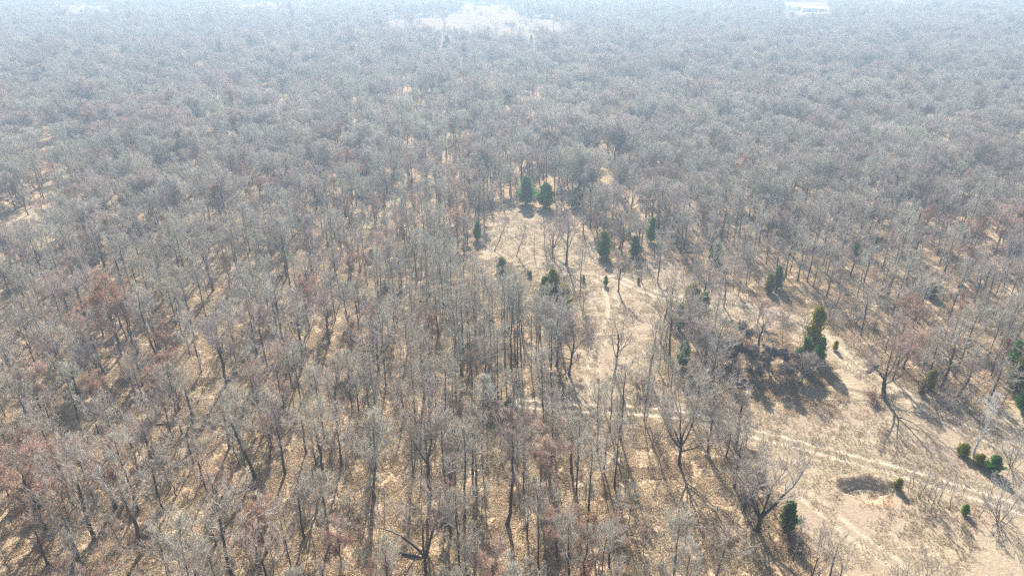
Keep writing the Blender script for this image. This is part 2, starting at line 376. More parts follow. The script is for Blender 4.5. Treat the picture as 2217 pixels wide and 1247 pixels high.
# ------------------------------------------------------------------ objects
COL = S.collection
def place(name, parts, x, y, rz, sc, label, cat, group=None, pn=('trunk', 'crown', 'leaves'), tilt=(0, 0)):
    """one thing: an Empty at its foot with its parts as children (mesh data is shared between alike things)"""
    o = bpy.data.objects.new(name, None); COL.objects.link(o); o.empty_display_size = .5
    z = float(ground_z(np.array([x]), np.array([y]))[0])
    o.location = (x, y, z); o.rotation_euler = (tilt[0], tilt[1], rz); o.scale = sc if isinstance(sc, tuple) else (sc, sc, sc)
    o['label'] = label; o['category'] = cat
    if group: o['group'] = group
    for me, p in zip(parts, pn):
        for m_ in (me if isinstance(me, list) else [me]):
            if m_ is None: continue
            c = bpy.data.objects.new(p, m_); COL.objects.link(c); c.parent = o
    return o

# ------------------------------------------------------------------ the ground
def axis(lo, hi, step, far):
    a = list(np.arange(lo, hi, step)); s = step; v = hi
    while v < far: a.append(v); s = min(s*1.16, 160); v += s
    s = step; v = lo; b = []
    while v > -far: s = min(s*1.16, 160); v -= s; b.append(v)
    return np.array(b[::-1]+a)
gx = axis(-22, 72, .27, 5200); gy = axis(46, 128, .27, 5200)
GX, GY = np.meshgrid(gx, gy); fx, fy = GX.ravel(), GY.ravel()
gz = ground_z(fx, fy)
nx_, ny_ = len(gx), len(gy); idx = np.arange(nx_*ny_).reshape(ny_, nx_)
quads = np.stack([idx[:-1, :-1], idx[:-1, 1:], idx[1:, 1:], idx[1:, :-1]], -1).reshape(-1, 4)
def soft_in(x, y, poly, soft=2.5):
    w = np.zeros(len(x)); rs = 0
    for i, (ox, oy) in enumerate([(0,0),(1,0),(-1,0),(0,1),(0,-1),(.7,.7),(-.7,.7),(.7,-.7),(-.7,-.7)]):
        jx = (vnoise(x, y, 3, 5)-.5)*3; jy = (vnoise(x, y, 3, 6)-.5)*3
        w += inpoly(x+ox*soft+jx, y+oy*soft+jy, poly)
    return w/9
ms = MB(); ms.add(np.stack([fx, fy, gz], 1), quads=quads)
weed = np.zeros(len(fx)); grass = np.zeros(len(fx)); bare = np.zeros(len(fx)); red = np.zeros(len(fx))
for k, p in CLEARW.items(): grass = np.maximum(grass, soft_in(fx, fy, p))
for tr, w, a in ((TRACK, .85, .72), (TRACK2, .8, .35), (TRACK3, .8, .42), (TRACK4, .9, .45)):
    d = polydist(fx, fy, tr)
    weed = np.maximum(weed, a*(np.exp(-(d/.42)**4)+.7*np.exp(-((d-w-.85)/.4)**4)))
    bare = np.maximum(bare, a*np.exp(-((d-w)/.36)**4)); grass = np.maximum(grass, .9*np.exp(-(d/3.2)**4))
rr = np.hypot((fx-PIT[0]-.3)/2.6, (fy-PIT[1]+1.4)/1.3); red = np.exp(-(rr/.9)**4)*.8
def attr(me, name, v):
    a = me.attributes.new(name, 'FLOAT', 'POINT'); a.data.foreach_set('value', v.astype(np.float32))
m, nt, b = mat('leaf_litter_and_dry_grass', 1.0, 0.0)
tc = N(nt, 'ShaderNodeTexCoord'); O = tc.outputs['Object']
def noise(scale, det=4, rough=.6):
    n = N(nt, 'ShaderNodeTexNoise', i_Scale=scale, i_Detail=float(det), i_Roughness=rough); nt.links.new(O, n.inputs['Vector']); return n.outputs[0]
vor = N(nt, 'ShaderNodeTexVoronoi', i_Scale=4.5); nt.links.new(O, vor.inputs['Vector'])
vs = nt.nodes.new('ShaderNodeSeparateColor'); nt.links.new(vor.outputs['Color'], vs.inputs[0])
lit = ramp(nt, vs.outputs[0], [(0,(.13,.09,.055)),(.25,(.25,.175,.105)),(.5,(.37,.27,.165)),(.75,(.48,.37,.235)),(1,(.60,.49,.33))])
lit = mix(nt, math_n(nt, 'MULTIPLY', noise(.22, 3), .55), lit, (.30,.205,.14))
gr = ramp(nt, noise(1.6, 6, .75), [(.25,(.21,.16,.105)),(.42,(.32,.255,.17)),(.58,(.41,.335,.23)),(.78,(.51,.43,.315))])
gr = mix(nt, ramp(nt, noise(.16, 4), [(.42,(0,0,0)),(.62,(1,1,1))]), gr, mix(nt, noise(3.0, 5), (.27,.20,.145), (.44,.345,.25)))
def at_n(name): a = N(nt, 'ShaderNodeAttribute'); a.attribute_name = name; return a.outputs['Fac']
edge = math_n(nt, 'ADD', at_n('grass'), math_n(nt, 'MULTIPLY', math_n(nt, 'SUBTRACT', noise(.9, 4), .5), .9))
gr = mix(nt, at_n('far'), gr, mix(nt, noise(.05, 5), (.13,.09,.065), (.23,.165,.12)))
c = mix(nt, ramp(nt, edge, [(.35,(0,0,0)),(.65,(1,1,1))]), lit, gr)
c = mix(nt, at_n('far'), c, mix(nt, noise(.05, 5), (.15,.11,.08), (.27,.20,.15)))
c = mix(nt, math_n(nt, 'MULTIPLY', at_n('bare'), ramp(nt, noise(2.2, 4), [(.3,(.45,.45,.45)),(.55,(1,1,1))])), c, (.62,.525,.40))
c = mix(nt, math_n(nt, 'MULTIPLY', at_n('weed'), ramp(nt, noise(1.3, 4), [(.35,(.2,.2,.2)),(.55,(1,1,1))])), c, (.22,.17,.11))
c = mix(nt, at_n('red'), c, mix(nt, noise(3, 4), (.36,.17,.10), (.55,.36,.25)))
nt.links.new(c, b.inputs['Base Color'])
bp = N(nt, 'ShaderNodeBump', i_Strength=.9, i_Distance=.16); nt.links.new(math_n(nt, 'ADD', noise(2.6, 6, .7), math_n(nt, 'MULTIPLY', vs.outputs[1], .35)), bp.inputs['Height'])
nt.links.new(bp.outputs[0], b.inputs['Normal'])
gm = ms.mesh('ground', [m]); attr(gm, 'grass', grass); attr(gm, 'bare', bare); attr(gm, 'red', red); attr(gm, 'weed', weed); attr(gm, 'far', np.clip((np.hypot(fx, fy)-300)/60, 0, 1))
go = bpy.data.objects.new('ground', gm); COL.objects.link(go); go['kind'] = 'structure'; go['label'] = 'leaf covered forest floor with dry tan meadow and faint wheel tracks'

# ------------------------------------------------------------------ kinds of tree
OAK = [tree(11+i, 10, w, cl, .155, (rx*.6, ry*.6), n1, 'oak', dens=.86, thick=1.18, wob=.075) for i, (w, cl, n1, rx, ry) in enumerate(
      [(11.5,.26,7,.02,0),(10.2,.32,6,.08,-.03),(12.4,.27,8,-.06,.02),(9.4,.36,7,0,.06),(10.8,.24,8,-.04,-.05)])]
TALL = [tree(31+i, 12, w, cl, .13, (rx, ry), n1, 'tall', dens=.88, thick=1.12, wob=.05, tw=M_TWIGS) for i, (w, cl, n1, rx, ry) in enumerate(
      [(6.6,.46,10,.02,0),(5.6,.52,10,-.05,.02),(7.6,.42,11,.06,-.02),(6.0,.56,9,0,.04)])]
THICK = [tree(141+i, 7, 8, .05, .14, (0, 0), 9, 'oak', dens=1.7, thick=1.35, limb_mat=M_BRUSH) for i in range(2)]
OAKF = [tree(131+i, 10, w, cl, .2, (0, 0), 10, 'oak', dens=1.45, thick=1.15) for i, (w, cl) in enumerate([(12.5,.14),(11.2,.16),(13.6,.16),(10.4,.12)])]
POLE = [tree(51+i, 7, w, cl, .055, (rx, ry), 12, 'pole', dens=.7) for i, (w, cl, rx, ry) in enumerate(
      [(2.2,.25,.05,0),(1.8,.35,-.06,.04),(2.6,.2,.02,-.05)])]
RUSS = [tree(71+i, 8.5, w, cl, .15, (0, 0), 7, kd, leaf=lm, nleaf=nl, dens=.85) for i, (w, cl, kd, lm, nl) in enumerate(
      [(6.5,.3,'oak',M_RED,5600),(5.6,.35,'oak',M_TAN,4600),(4.6,.3,'tall',M_RUSSET,4600),(6.8,.28,'oak',M_RUSSET,4400)])]
CED = [cedar(91, 5, 3.0, M_CEDAR, .75), cedar(92, 5, 3.6, M_CEDARG, .7), cedar(93, 5, 3.2, M_CEDARY, .8), cedar(94, 5, 2.6, M_CEDAR, 1.0)]
BUSH = [shrub(111, 1.8, 2.4), shrub(112, 1.5, 2.8, n=18, leaf=M_RUSSET, nleaf=500), shrub(113, 2.4, 2.2, m=M_LIMB, n=12)]

LM = []                                              # landmarks used by the labels of the ordinary trees
PROT = []                                            # (px, base y, half width, reach) kept free of trees that would hide a landmark
TAKEN = []                                           # footprints already used
def hero(px, py, ytop, mk, H0, name, label, cat, group=None, rz=None, lm=None, prot=None, wide=1.0, pn=('trunk', 'crown', 'leaves'), rad=2.2):
    x, y = at(px, py); h = height_at(px, py, ytop); s = h/H0
    if h > 14 or (H0 < 6 and h > 7): print('TALL', label, round(h, 1))
    o = place(name, mk, x, y, (px*7.3 % 6.28) if rz is None else rz, (s*wide, s*wide, s), label, cat, group, pn)
    TAKEN.append((x, y, rad))
    if lm: LM.append((x, y, lm))
    if prot: PROT.append((px, py, prot[0], prot[1]))
    return o
R90 = math.radians
G_OAK, G_TALL, G_RUS, G_CED = 'bare broad oaks of the wood', 'tall slender bare trees of the wood', 'oaks still holding brown leaves', 'cedars scattered on the land'
# --- special trees, one by one
def own(*a, **k): return tree(*a, **k)
ytree = own(201, 10, 11, .22, .24, (.0, 0), 6, 'oak', wob=.05, stem=.17, dens=.85, limbs=[
    (1.4, R90(176), R90(60), 6.2, .17, .5), (1.6, R90(8), R90(54), 7.0, .20, .35), (1.5, R90(30), R90(68), 6.0, .13, .3), (1.6, R90(150), R90(72), 5.5, .10, .3)])
hero(1641,1143,950, ytree, 10, 'bare_oak_tree', 'lone wide oak with a forked dark trunk at the meadow edge, beside a round cedar', 'tree', G_OAK, 0, 'forked oak at the meadow edge', (90, 150))
spread = own(202, 9, 12, .2, .27, (-.12, 0), 6, 'oak', stem=.33, dens=.8, limbs=[
    (2.2, R90(150), R90(50), 5.5, .13, .3), (2.9, R90(80), R90(70), 5.5, .13, .2), (2.6, R90(20), R90(38), 6.5, .10, .5), (1.6, R90(0), R90(30), 6.0, .09, .5), (2.8, R90(210), R90(48), 4.6, .09, .3)])
hero(1912,860,712, spread, 9, 'bare_oak_tree', 'spreading oak with crooked limbs and brush at its foot, above the wheel track', 'tree', G_OAK, 0, 'crooked spreading oak in the meadow', (70, 90))
pale = own(203, 9, 4.6, .35, .13, (.08, 0), 9, 'tall', limb_mat=M_PALE, dens=.85)
hero(2107,985,862, pale, 9, 'pale_slender_tree', 'pale grey leaning tree rising behind three low cedars', 'tree', None, 0, 'pale tree by the three low cedars', (45, 90))
lone = own(204, 10, 6.6, .3, .19, (0, 0), 8, 'oak', dens=.75, stem=.8)
hero(1330,815,698, lone, 10, 'bare_oak_tree', 'lone straight oak in the middle of the grassy lane with a long shadow', 'tree', G_OAK, .5, 'lone oak standing in the lane', (45, 75))
hero(1405,822,692, own(205, 10, 4.4, .35, .13, (.03, 0), 9, 'tall', dens=.8), 10, 'slender_bare_tree', 'thin tree with brown sprouts to the right of the lone lane oak', 'tree', G_TALL, 0, None, (30, 60))
hero(1338,634,552, own(206, 8, 7.5, .28, .16, (0, 0), 7, 'oak', dens=.9), 8, 'bare_oak_tree', 'small round oak alone on the pale lane with a thin dark shadow', 'tree', G_OAK, 1, 'small round oak on the lane', (45, 60))
hero(1388,612,560, OAK[3], 10, 'bare_oak_tree', 'little bent oak just right of the small round lane oak', 'tree', G_OAK, 2, None, (20, 30))
hero(1641,763,648, own(207, 10, 8.5, .3, .20, (.03, 0), 7, 'oak', dens=.8, stem=.55), 10, 'bare_oak_tree', 'open oak behind the shaded hollow, left of the tall yellow-green cedar', 'tree', G_OAK, 0, 'open oak above the shaded hollow', (45, 60))
hero(1226,572,462, own(208, 10, 8, .33, .21, (.02, 0), 8, 'oak', stem=.75, dens=.9), 10, 'bare_oak_tree', 'tall pale barked oak, rightmost of the clump in the upper clearing', 'tree', G_OAK, .3, 'oak clump in the upper clearing', (45, 60))
clump = own(209, 10, 8.5, .25, .2, (0, 0), 6, 'oak', stem=.12, dens=.85, limbs=[
    (.9, R90(170), R90(78), 8.5, .14, .1), (1.0, R90(20), R90(72), 8.5, .15, .1), (.8, R90(100), R90(80), 8.6, .13, .1), (.9, R90(220), R90(66), 7.5, .11, .3), (1.0, R90(340), R90(60), 7.4, .10, .3)])
hero(1196,548,455, clump, 10, 'bare_oak_tree', 'oak with several stems from one foot, left of the pale oak in the upper clearing', 'tree', G_OAK, 0, None, (40, 55))
hero(1178,540,468, TALL[1], 12, 'slender_bare_tree', 'slim tree on the left side of the oak clump in the upper clearing', 'tree', G_TALL)
# the dead tree: a bare pole with stubs
rs = np.random.RandomState(5); TP, TR = trunk_line(rs, 6, .10, wob=.02); tb = MB(); tubes(tb, TP, TR, 8); 
def each_tube(P, R, n, m_):
    out = []
    for i in range(len(P)):
        q = MB(); tubes(q, P[i:i+1], R[i:i+1], n); out.append(q.mesh('branch_stub', [m_]))
    return out
P, R = grow(rs, TP, TR, 16, .12, 1, 80, .10, 4, None, up=.1, lmin=.25, lmax=.6, rabs=.03)
snag = (tb.mesh('trunk', [M_TRUNK]), each_tube(P, R, 4, M_TRUNK), None)
hero(1156,551,503, snag, 6, 'dead_tree', 'branchless dead pole with short stubs in the upper clearing', 'dead tree', None, 0, 'dead pole in the upper clearing', (14, 45), pn=('trunk', 'branch_stub', ''))
hero(1182,552,516, snag, 6, 'dead_tree', 'thinner dead pole right of the first, before the oak clump', 'dead tree', None, 2, wide=.7, pn=('trunk', 'branch_stub', ''))
leanl = own(210, 12, 6.5, .35, .15, (-.5, -.1), 7, 'oak', stem=.75, dens=.9)
hero(1070,540,468, leanl, 12, 'bare_oak_tree', 'curved double oak leaning over the left end of the upper clearing', 'tree', G_OAK, 3.3, None, (30, 45))
hero(1118,553,480, own(211, 10, 3.4, .2, .13, (.22, 0), 10, 'tall', dens=.9), 10, 'slender_bare_tree', 'vine wrapped leaning tree at the left of the upper clearing', 'tree', G_TALL, 0, None, (20, 40))
# left and lower wood
hero(551,1030,835, own(212, 13, 9.5, .42, .19, (-.13, 0), 8, 'oak', stem=.62, wob=.06, dens=.9), 13, 'bare_oak_tree', 'oak with a leaning dark trunk, leftmost of three in a row over a sunlit slope', 'tree', G_OAK, 0, 'leaning dark oak on the sunlit slope', (60, 130))
hero(617,1022,850, own(213, 12, 6.5, .4, .17, (-.03, 0), 10, 'tall', dens=1), 12, 'slender_bare_tree', 'straight tree, middle of the three in a row over a sunlit slope', 'tree', G_TALL, 0, None, (40, 110))
hero(704,1036,840, own(214, 13, 8, .42, .19, (0, 0), 8, 'oak', stem=.6, dens=.95), 13, 'bare_oak_tree', 'upright oak, rightmost of the three in a row over a sunlit slope', 'tree', G_OAK, 1, None, (40, 110))
hero(341,783,632, own(215, 12, 5, .5, .17, (0, 0), 9, 'tall'), 12, 'slender_bare_tree', 'straight black trunk rising alone right of the russet oaks', 'tree', G_TALL, 0, 'black trunk by the russet oaks', (20, 70))
hero(492,825,645, own(216, 13, 9, .48, .2, (-.02, 0), 9, 'oak', stem=.6, dens=1.15), 13, 'bare_oak_tree', 'tall oak with a dense round silver crown in the left wood', 'tree', G_OAK, 0, 'round silver crowned oak', (60, 100))
hero(713,742,620, own(217, 11, 9, .36, .2, (0, 0), 8, 'oak', dens=1), 11, 'bare_oak_tree', 'full oak with a thick trunk on open litter left of the pole stand', 'tree', G_OAK, 0, 'thick oak left of the pole stand', (45, 60))
hero(315,1190,985, own(218, 12, 8, .45, .21, (-.1, 0), 7, 'oak', stem=.6, dens=.85), 12, 'bare_oak_tree', 'thick leaning trunk in the lower left wood over sunlit leaves', 'tree', G_OAK, 0, 'thick leaning trunk low on the left', (40, 110))
hero(205,1165,960, own(219, 12, 8.5, .42, .19, (.04, 0), 8, 'oak', stem=.6), 12, 'bare_oak_tree', 'thick dark oak left of the leaning trunk in the lower left wood', 'tree', G_OAK, 0, None, (30, 80))
hero(251,1100,940, RUSS[1], 8.5, 'russet_oak_tree', 'tan leaved oak above the thick leaning trunk in the lower left wood', 'tree', G_RUS)
bigy = own(220, 13, 10, .35, .20, (0, 0), 7, 'oak', stem=.2, dens=.9, limbs=[
    (2.4, R90(165), R90(64), 8.0, .17, .4), (2.4, R90(10), R90(66), 8.6, .19, .3), (2.5, R90(90), R90(72), 8.6, .13, .3)])
hero(925,1245,1020, bigy, 13, 'bare_oak_tree', 'big oak forking low at the bottom edge, with a dead log beside it', 'tree', G_OAK, 0, 'low forking oak at the bottom edge', (70, 40))
fork2 = own(221, 13, 9, .42, .24, (0, 0), 7, 'oak', stem=.42, dens=.95, limbs=[
    (4.6, R90(160), R90(66), 7.2, .13, .4), (5.2, R90(40), R90(80), 7.2, .17, .2), (5.3, R90(350), R90(62), 5.2, .09, .4), (5, R90(110), R90(62), 6, .1, .3)])
hero(930,1068,850, fork2, 13, 'bare_oak_tree', 'tall double trunked oak in the centre of the lower wood', 'tree', G_OAK, 0, 'double trunked oak in the lower wood', (60, 130))
hero(1098,1130,885, own(222, 14, 7.5, .5, .19, (0, 0), 10, 'tall', dens=1), 14, 'slender_bare_tree', 'tallest thick trunk in the lower wood with orange leaves clinging to it', 'tree', G_TALL, 0, 'tallest trunk of the lower wood', (40, 120))
hero(967,1080,905, TALL[3], 12, 'slender_bare_tree', 'thin straight trunk between the double trunked oak and the tallest trunk', 'tree', G_TALL, 0, None, (14, 70))
hero(805,1110,900, own(223, 12, 7, .45, .18, (.08, 0), 9, 'tall'), 12, 'slender_bare_tree', 'tree with a long dark shadow left of the double trunked oak', 'tree', G_TALL, 0, None, (20, 80))
bigr = own(224, 11, 11, .22, .22, (0, 0), 7, 'oak', stem=.25, dens=1.0, limbs=[
    (2.3, R90(95), R90(76), 7.5, .16, .2), (2.5, R90(20), R90(46), 7.8, .15, .4), (2.2, R90(165), R90(44), 7.5, .15, .4), (1.8, R90(335), R90(20), 6.5, .12, .3), (2.6, R90(60), R90(60), 7, .12, .2), (2.4, R90(200), R90(60), 6.5, .12, .2)])
hero(1472,1000,815, bigr, 11, 'bare_oak_tree', 'great wide oak with low limbs over the left end of the wheel track', 'tree', G_OAK, 0, 'great oak by the wheel track', (95, 120), wide=.85)
hero(2188,840,752, own(225, 9, 10, .25, .22, (-.05, 0), 7, 'oak', stem=.3, dens=.9), 9, 'bare_oak_tree', 'dark forked oak against the yellow-green cedar at the right edge', 'tree', G_OAK, 0, 'forked oak at the right edge')
hero(2072,860,742, own(226, 9, 10, .22, .17, (.2, 0), 6, 'oak', stem=.45, dens=.85), 9, 'bare_oak_tree', 'crooked leaning oak at the upper rim of the meadow', 'tree', G_OAK, 0, 'crooked leaning oak on the meadow rim')
hero(2015,800,722, own(227, 7, 8, .25, .14, (0, 0), 7, 'oak'), 7, 'bare_oak_tree', 'low thicket oak left of the crooked leaning oak', 'tree', G_OAK)
hero(62,468,405, own(228, 10, 7, .4, .2, (-.02, 0), 8, 'oak'), 10, 'bare_oak_tree', 'dark trunked oak at the far left beside the narrow trail', 'tree', G_OAK, 0, 'dark oak by the narrow left trail', (20, 40))
hero(675,586,502, own(229, 9, 8.5, .2, .2, (0, 0), 9, 'oak', dens=1.25), 9, 'bare_oak_tree', 'small dome crowned oak with very dense blue-grey twigs, left of centre', 'tree', G_OAK, 0, 'dense dome crowned oak', (35, 40))
hero(1741,450,362, own(230, 11, 10.5, .25, .25, (0, 0), 9, 'oak', dens=1.05), 11, 'bare_oak_tree', 'large round oak with a dark trunk high in the right wood', 'tree', G_OAK, 0, 'large round oak high on the right', (45, 40))
hero(1978,560,490, own(231, 10, 10, .25, .22, (0, 0), 8, 'oak'), 10, 'bare_oak_tree', 'broad oak casting long streaks of shadow in the right wood', 'tree', G_OAK, 0, 'streak shadowed oak in the right wood', (35, 40))
hero(1875,548,492, own(232, 8, 10, .3, .22, (0, 0), 7, 'oak'), 8, 'bare_oak_tree', 'oak with two thick low trunks left of the streak shadowed oak', 'tree', G_OAK, 0, None, (30, 30))
hero(2108,655,560, own(233, 10, 10, .25, .21, (0, 0), 8, 'oak'), 10, 'bare_oak_tree', 'gnarled oak above the russet thicket at right', 'tree', G_OAK, 0, 'gnarled oak above the russet thicket')
hero(1205,790,645, own(234, 12, 9, .3, .2, (.03, 0), 9, 'oak', stem=.7, dens=1.25), 12, 'bare_oak_tree', 'dense grey crowned oak standing in front of the yellow tipped cedar', 'tree', G_OAK, 0, 'dense oak in front of the yellow tipped cedar', (50, 40))
hero(1232,810,690, own(235, 9, 8, .2, .18, (.1, 0), 8, 'oak', dens=1.15), 9, 'bare_oak_tree', 'bushy oak right of the dense grey crowned oak, beside the lane', 'tree', G_OAK)
hero(1262,672,610, own(236, 8, 8, .25, .12, (0, 0), 6, 'oak', stem=.3, dens=.7), 8, 'bare_oak_tree', 'small forked oak at the left side of the lane right of the yellow tipped cedar', 'tree', G_OAK, 0, None, (25, 40))
ORD = ['first', 'second', 'third', 'fourth', 'fifth', 'sixth', 'seventh', 'eighth', 'ninth', 'tenth', 'eleventh']
for i, (px, py, yt) in enumerate(sorted([(1030,762,625),(1063,758,600),(1072,770,612),(1093,792,600),(1107,790,596),(1120,786,608),(1128,770,600),(1160,780,640),(1166,758,635),(1013,745,630),(1150,800,660)])):
    hero(px, py, yt, TALL[i % 4], 12, 'slender_bare_tree', ORD[i]+' trunk from the left in the pole stand left of the yellow tipped cedar', 'tree', G_TALL, None, 'pole stand' if i == 5 else None, (12, 40), wide=.8, rad=1.0)
hero(1494,735,615, own(237, 11, 9.5, .3, .2, (-.04, 0), 8, 'oak', stem=.5, dens=.95), 11, 'bare_oak_tree', 'pale limbed oak standing over the dark ochre cedar', 'tree', G_OAK, 0, 'pale limbed oak over the ochre cedar', (30, 20))
hero(1450,770,630, own(238, 12, 9, .3, .18, (-.08, 0), 8, 'oak', stem=.6, dens=.9), 12, 'bare_oak_tree', 'open branched oak on the right bank of the lane', 'tree', G_OAK, 0, None, (30, 30))
hero(1566,668,560, own(239, 10, 8.5, .33, .16, (.04, 0), 8, 'oak', dens=1), 10, 'bare_oak_tree', 'grey haze crowned oak above the side path, below a small green cedar', 'tree', G_OAK)
hero(1735,835,765, own(240, 9, 9.5, .22, .2, (.04, 0), 8, 'oak', dens=1), 9, 'bare_oak_tree', 'low dark oak in the shaded hollow below the tall yellow-green cedar', 'tree', G_OAK, 0, 'dark oak in the shaded hollow')
# --- cedars: (x, foot y, top y, shape, width factor, label, landmark)
for px, py, yt, k, w, lb, lm in [
  (1139,446,386,0,1.2,'dark green conical cedar at the head of the clearing with a pointed shadow','dark conical cedar'),
  (1181,453,399,0,1.4,'bushy mid green cedar right of the dark conical one',None),
  (1247,450,410,1,1.2,'olive green cedar, rightmost of the three at the head of the clearing',None),
  (1409,526,474,0,.8,'dark green leaning cedar right of the upper clearing','dark cedar right of the clearing'),
  (1306,560,505,1,.85,'grey-green cedar by the lane with russet brush at its foot','grey-green cedar by the lane'),
  (1373,558,515,1,.85,'thin olive cedar between two trunks right of the grey-green cedar',None),
  (1550,572,528,0,1.05,'small dark green cedar alone in the middle of the right wood','small cedar in the right wood'),
  (1664,640,600,2,.9,'rounded green cedar, lower lobe of the pair beside the dark trunk',None),
  (1680,632,584,1,.8,'taller green cedar of the pair beside the dark trunk','pair of round cedars'),
  (1196,680,592,2,.75,'tall yellow tipped cedar behind the dense grey oak','yellow tipped cedar'),
  (1222,690,622,2,.9,'lower yellow-green cedar right of the yellow tipped one',None),
  (1178,672,606,1,.7,'grey-green cedar left of the yellow tipped one',None),
  (1493,702,622,2,.8,'dark ochre cedar under the pale limbed oak','ochre cedar'),
  (1518,706,640,0,.8,'dark green cedar right of the ochre one',None),
  (1478,800,742,0,.8,'shaded cedar on the right side of the lane',None),
  (1468,722,668,0,.8,'dark cedar left of the ochre one',None),
  (1754,772,676,2,.62,'tall yellow-green cedar at the head of the meadow','tall yellow-green cedar'),
  (1737,800,738,1,.8,'wide olive cedar left of the tall yellow-green one',None),
  (1770,796,738,0,.7,'dark lower cedar right of the tall yellow-green one',None),
  (1704,1150,1088,1,.85,'round green cedar at the foot of the forked oak','round cedar by the forked oak'),
  (1943,1062,1036,2,1.15,'small bright round cedar on the right of the dark hollow','small round cedar by the hollow'),
  (2084,992,962,2,1.5,'low yellow-green cedar, leftmost of three by the pale tree',None),
  (2118,1014,985,2,1.6,'low cedar in the middle of three by the pale tree',None),
  (2148,1032,990,0,1.45,'low dark cedar, rightmost of three by the pale tree','three low cedars'),
  (2200,855,782,2,1.1,'big yellow-green cedar cut by the right edge','cedar at the right edge'),
  (2192,795,742,0,1.1,'dark green cedar behind the big one at the right edge',None),
  (2213,900,835,0,.9,'shaded cedar at the right edge in front of the big yellow-green one',None),
  (2088,1117,1092,0,1.1,'small dark cedar among thin saplings low on the right','small cedar low on the right'),
  (2010,850,805,2,.8,'olive cedar on the upper rim of the meadow',None),
  (1993,858,838,2,1.2,'tiny yellow cedar in front of the olive one on the meadow rim',None),
  (1807,763,742,2,.9,'tiny yellow-green cedar alone right of the tall yellow-green one',None),
  (1311,623,602,0,.95,'tiny green cedar left of the small round lane oak','tiny cedar on the lane'),
  (1263,612,598,2,.9,'tiny cedar at the left of the lane, level with the tiny green one',None),
  (1382,618,604,2,.9,'tiny yellow cedar right of the small round lane oak',None),
  (1147,602,588,1,1.2,'tiny grey-green cedar at the lower end of the upper clearing',None),
  (346,208,186,0,1.2,'single bright cedar far off in the upper left wood',None),
  (1851,562,530,1,1.2,'olive cedar under the oak with two thick low trunks',None),
  (1033,520,480,0,.75,'dark slim cedar on the left edge of the upper clearing',None),
  (804,562,540,1,1.2,'faint green cedar left of centre in the wood',None),
  (1085,592,560,1,1.2,'olive cedar below the left end of the upper clearing','olive cedar'),
  (1086,600,577,2,1.4,'yellow-green bush cedar under the olive one',None),
  (1130,318,298,0,1.0,'small dark cedar far up the middle wood',None),
  (1290,328,305,1,1.0,'small olive cedar far up the middle wood, right of the dark one',None),
  (1350,372,350,1,1.4,'grey-green low cedar in the mid wood right of centre',None),
  (2012,650,618,1,1.4,'dull olive cedar in the right wood above the russet thicket',None),
  (2112,772,757,2,1.2,'tiny yellow cedar near the right edge of the meadow rim',None),
  (1058,78,60,0,.8,'dark pointed cedar at the near side of the far field',None),
  (968,112,82,1,1.0,'broad blue-green cedar below the far field',None),
  (640,58,42,0,1.0,'dark cedar far off at upper left centre',None),
  (133,30,21,0,1.3,'left cedar of the small far pasture',None),
  (178,32,22,0,1.5,'round cedar in the middle of the small far pasture',None),
  (192,12,3,0,1.5,'farthest cedar above the small far pasture',None),
  (602,16,5,0,1.3,'pointed cedar at the far upper pasture',None),
  (556,20,11,0,1.2,'small cedar at the left of the far upper pasture',None),
  (1150,102,80,0,.8,'dark cedar in the wood below the right end of the far field',None),
  (1100,905,870,1,1.1,'tiny olive cedar in the wood left of the track end',None)]:
    dep_ = PITCH+math.atan((py-623.5)/FPX); h = hero(px, py-.42*(py-yt)*.62*w*math.sin(dep_), yt, CED[k], 5, 'cedar_tree', lb, 'cedar', G_CED, None, lm, (26, 34) if py > 300 else (20, 26), wide=w, rad=1.4)
for i, (px, py, yt) in enumerate([(1106,408,330),(1128,392,312),(1098,372,300),(1140,362,285),(1122,345,275),(1158,338,262),(1135,300,235),(1112,322,255),(1168,398,325),(1210,392,318),(1085,405,330)]):
    hero(px, py, yt, (OAKF if i % 2 else OAK)[i % 4], 10, 'bare_oak_tree', ORD[i]+' nearest oak of the row closing off the wood behind the dark conical cedar', 'tree', G_OAK)
for px, py, yt, mk, H0, nm, lb in [
  (1062,48,24,OAK[1],10,'bare_oak_tree','small lone oak standing in the bright far field'),(962,62,22,OAKF[1],10,'bare_oak_tree','blue-grey round oak at the left side of the far field'),
  (893,72,24,OAKF[0],10,'bare_oak_tree','bare oak between the two pale strips of the far field'),(1128,44,20,OAKF[2],10,'bare_oak_tree','broad oak on the far side of the far field'),
  (1150,46,22,OAKF[3],10,'bare_oak_tree','oak right of the broad one beyond the far field'),(1198,66,36,OAK[0],10,'bare_oak_tree','open oak at the right end of the far field'),
  (1015,40,16,OAK[4],10,'bare_oak_tree','thin crowned oak in the left half of the far field'),(997,85,56,OAK[2],10,'bare_oak_tree','spiky oak at the near side of the far field'),
  (1108,72,48,OAKF[1],10,'bare_oak_tree','low dark oak near the middle front of the far field'),(925,106,58,OAKF[0],10,'bare_oak_tree','very round dense oak below the left end of the far field'),
  (820,98,58,OAKF[3],10,'bare_oak_tree','round dense oak left of the very round one below the far field'),(1030,112,72,OAKF[2],10,'bare_oak_tree','wide round oak below the middle of the far field'),
  (1075,100,64,TALL[2],12,'slender_bare_tree','slim tree before the middle of the far field')]:
    hero(px, py, yt, mk, H0, nm, lb, 'tree', G_OAK if 'oak' in nm else G_TALL)
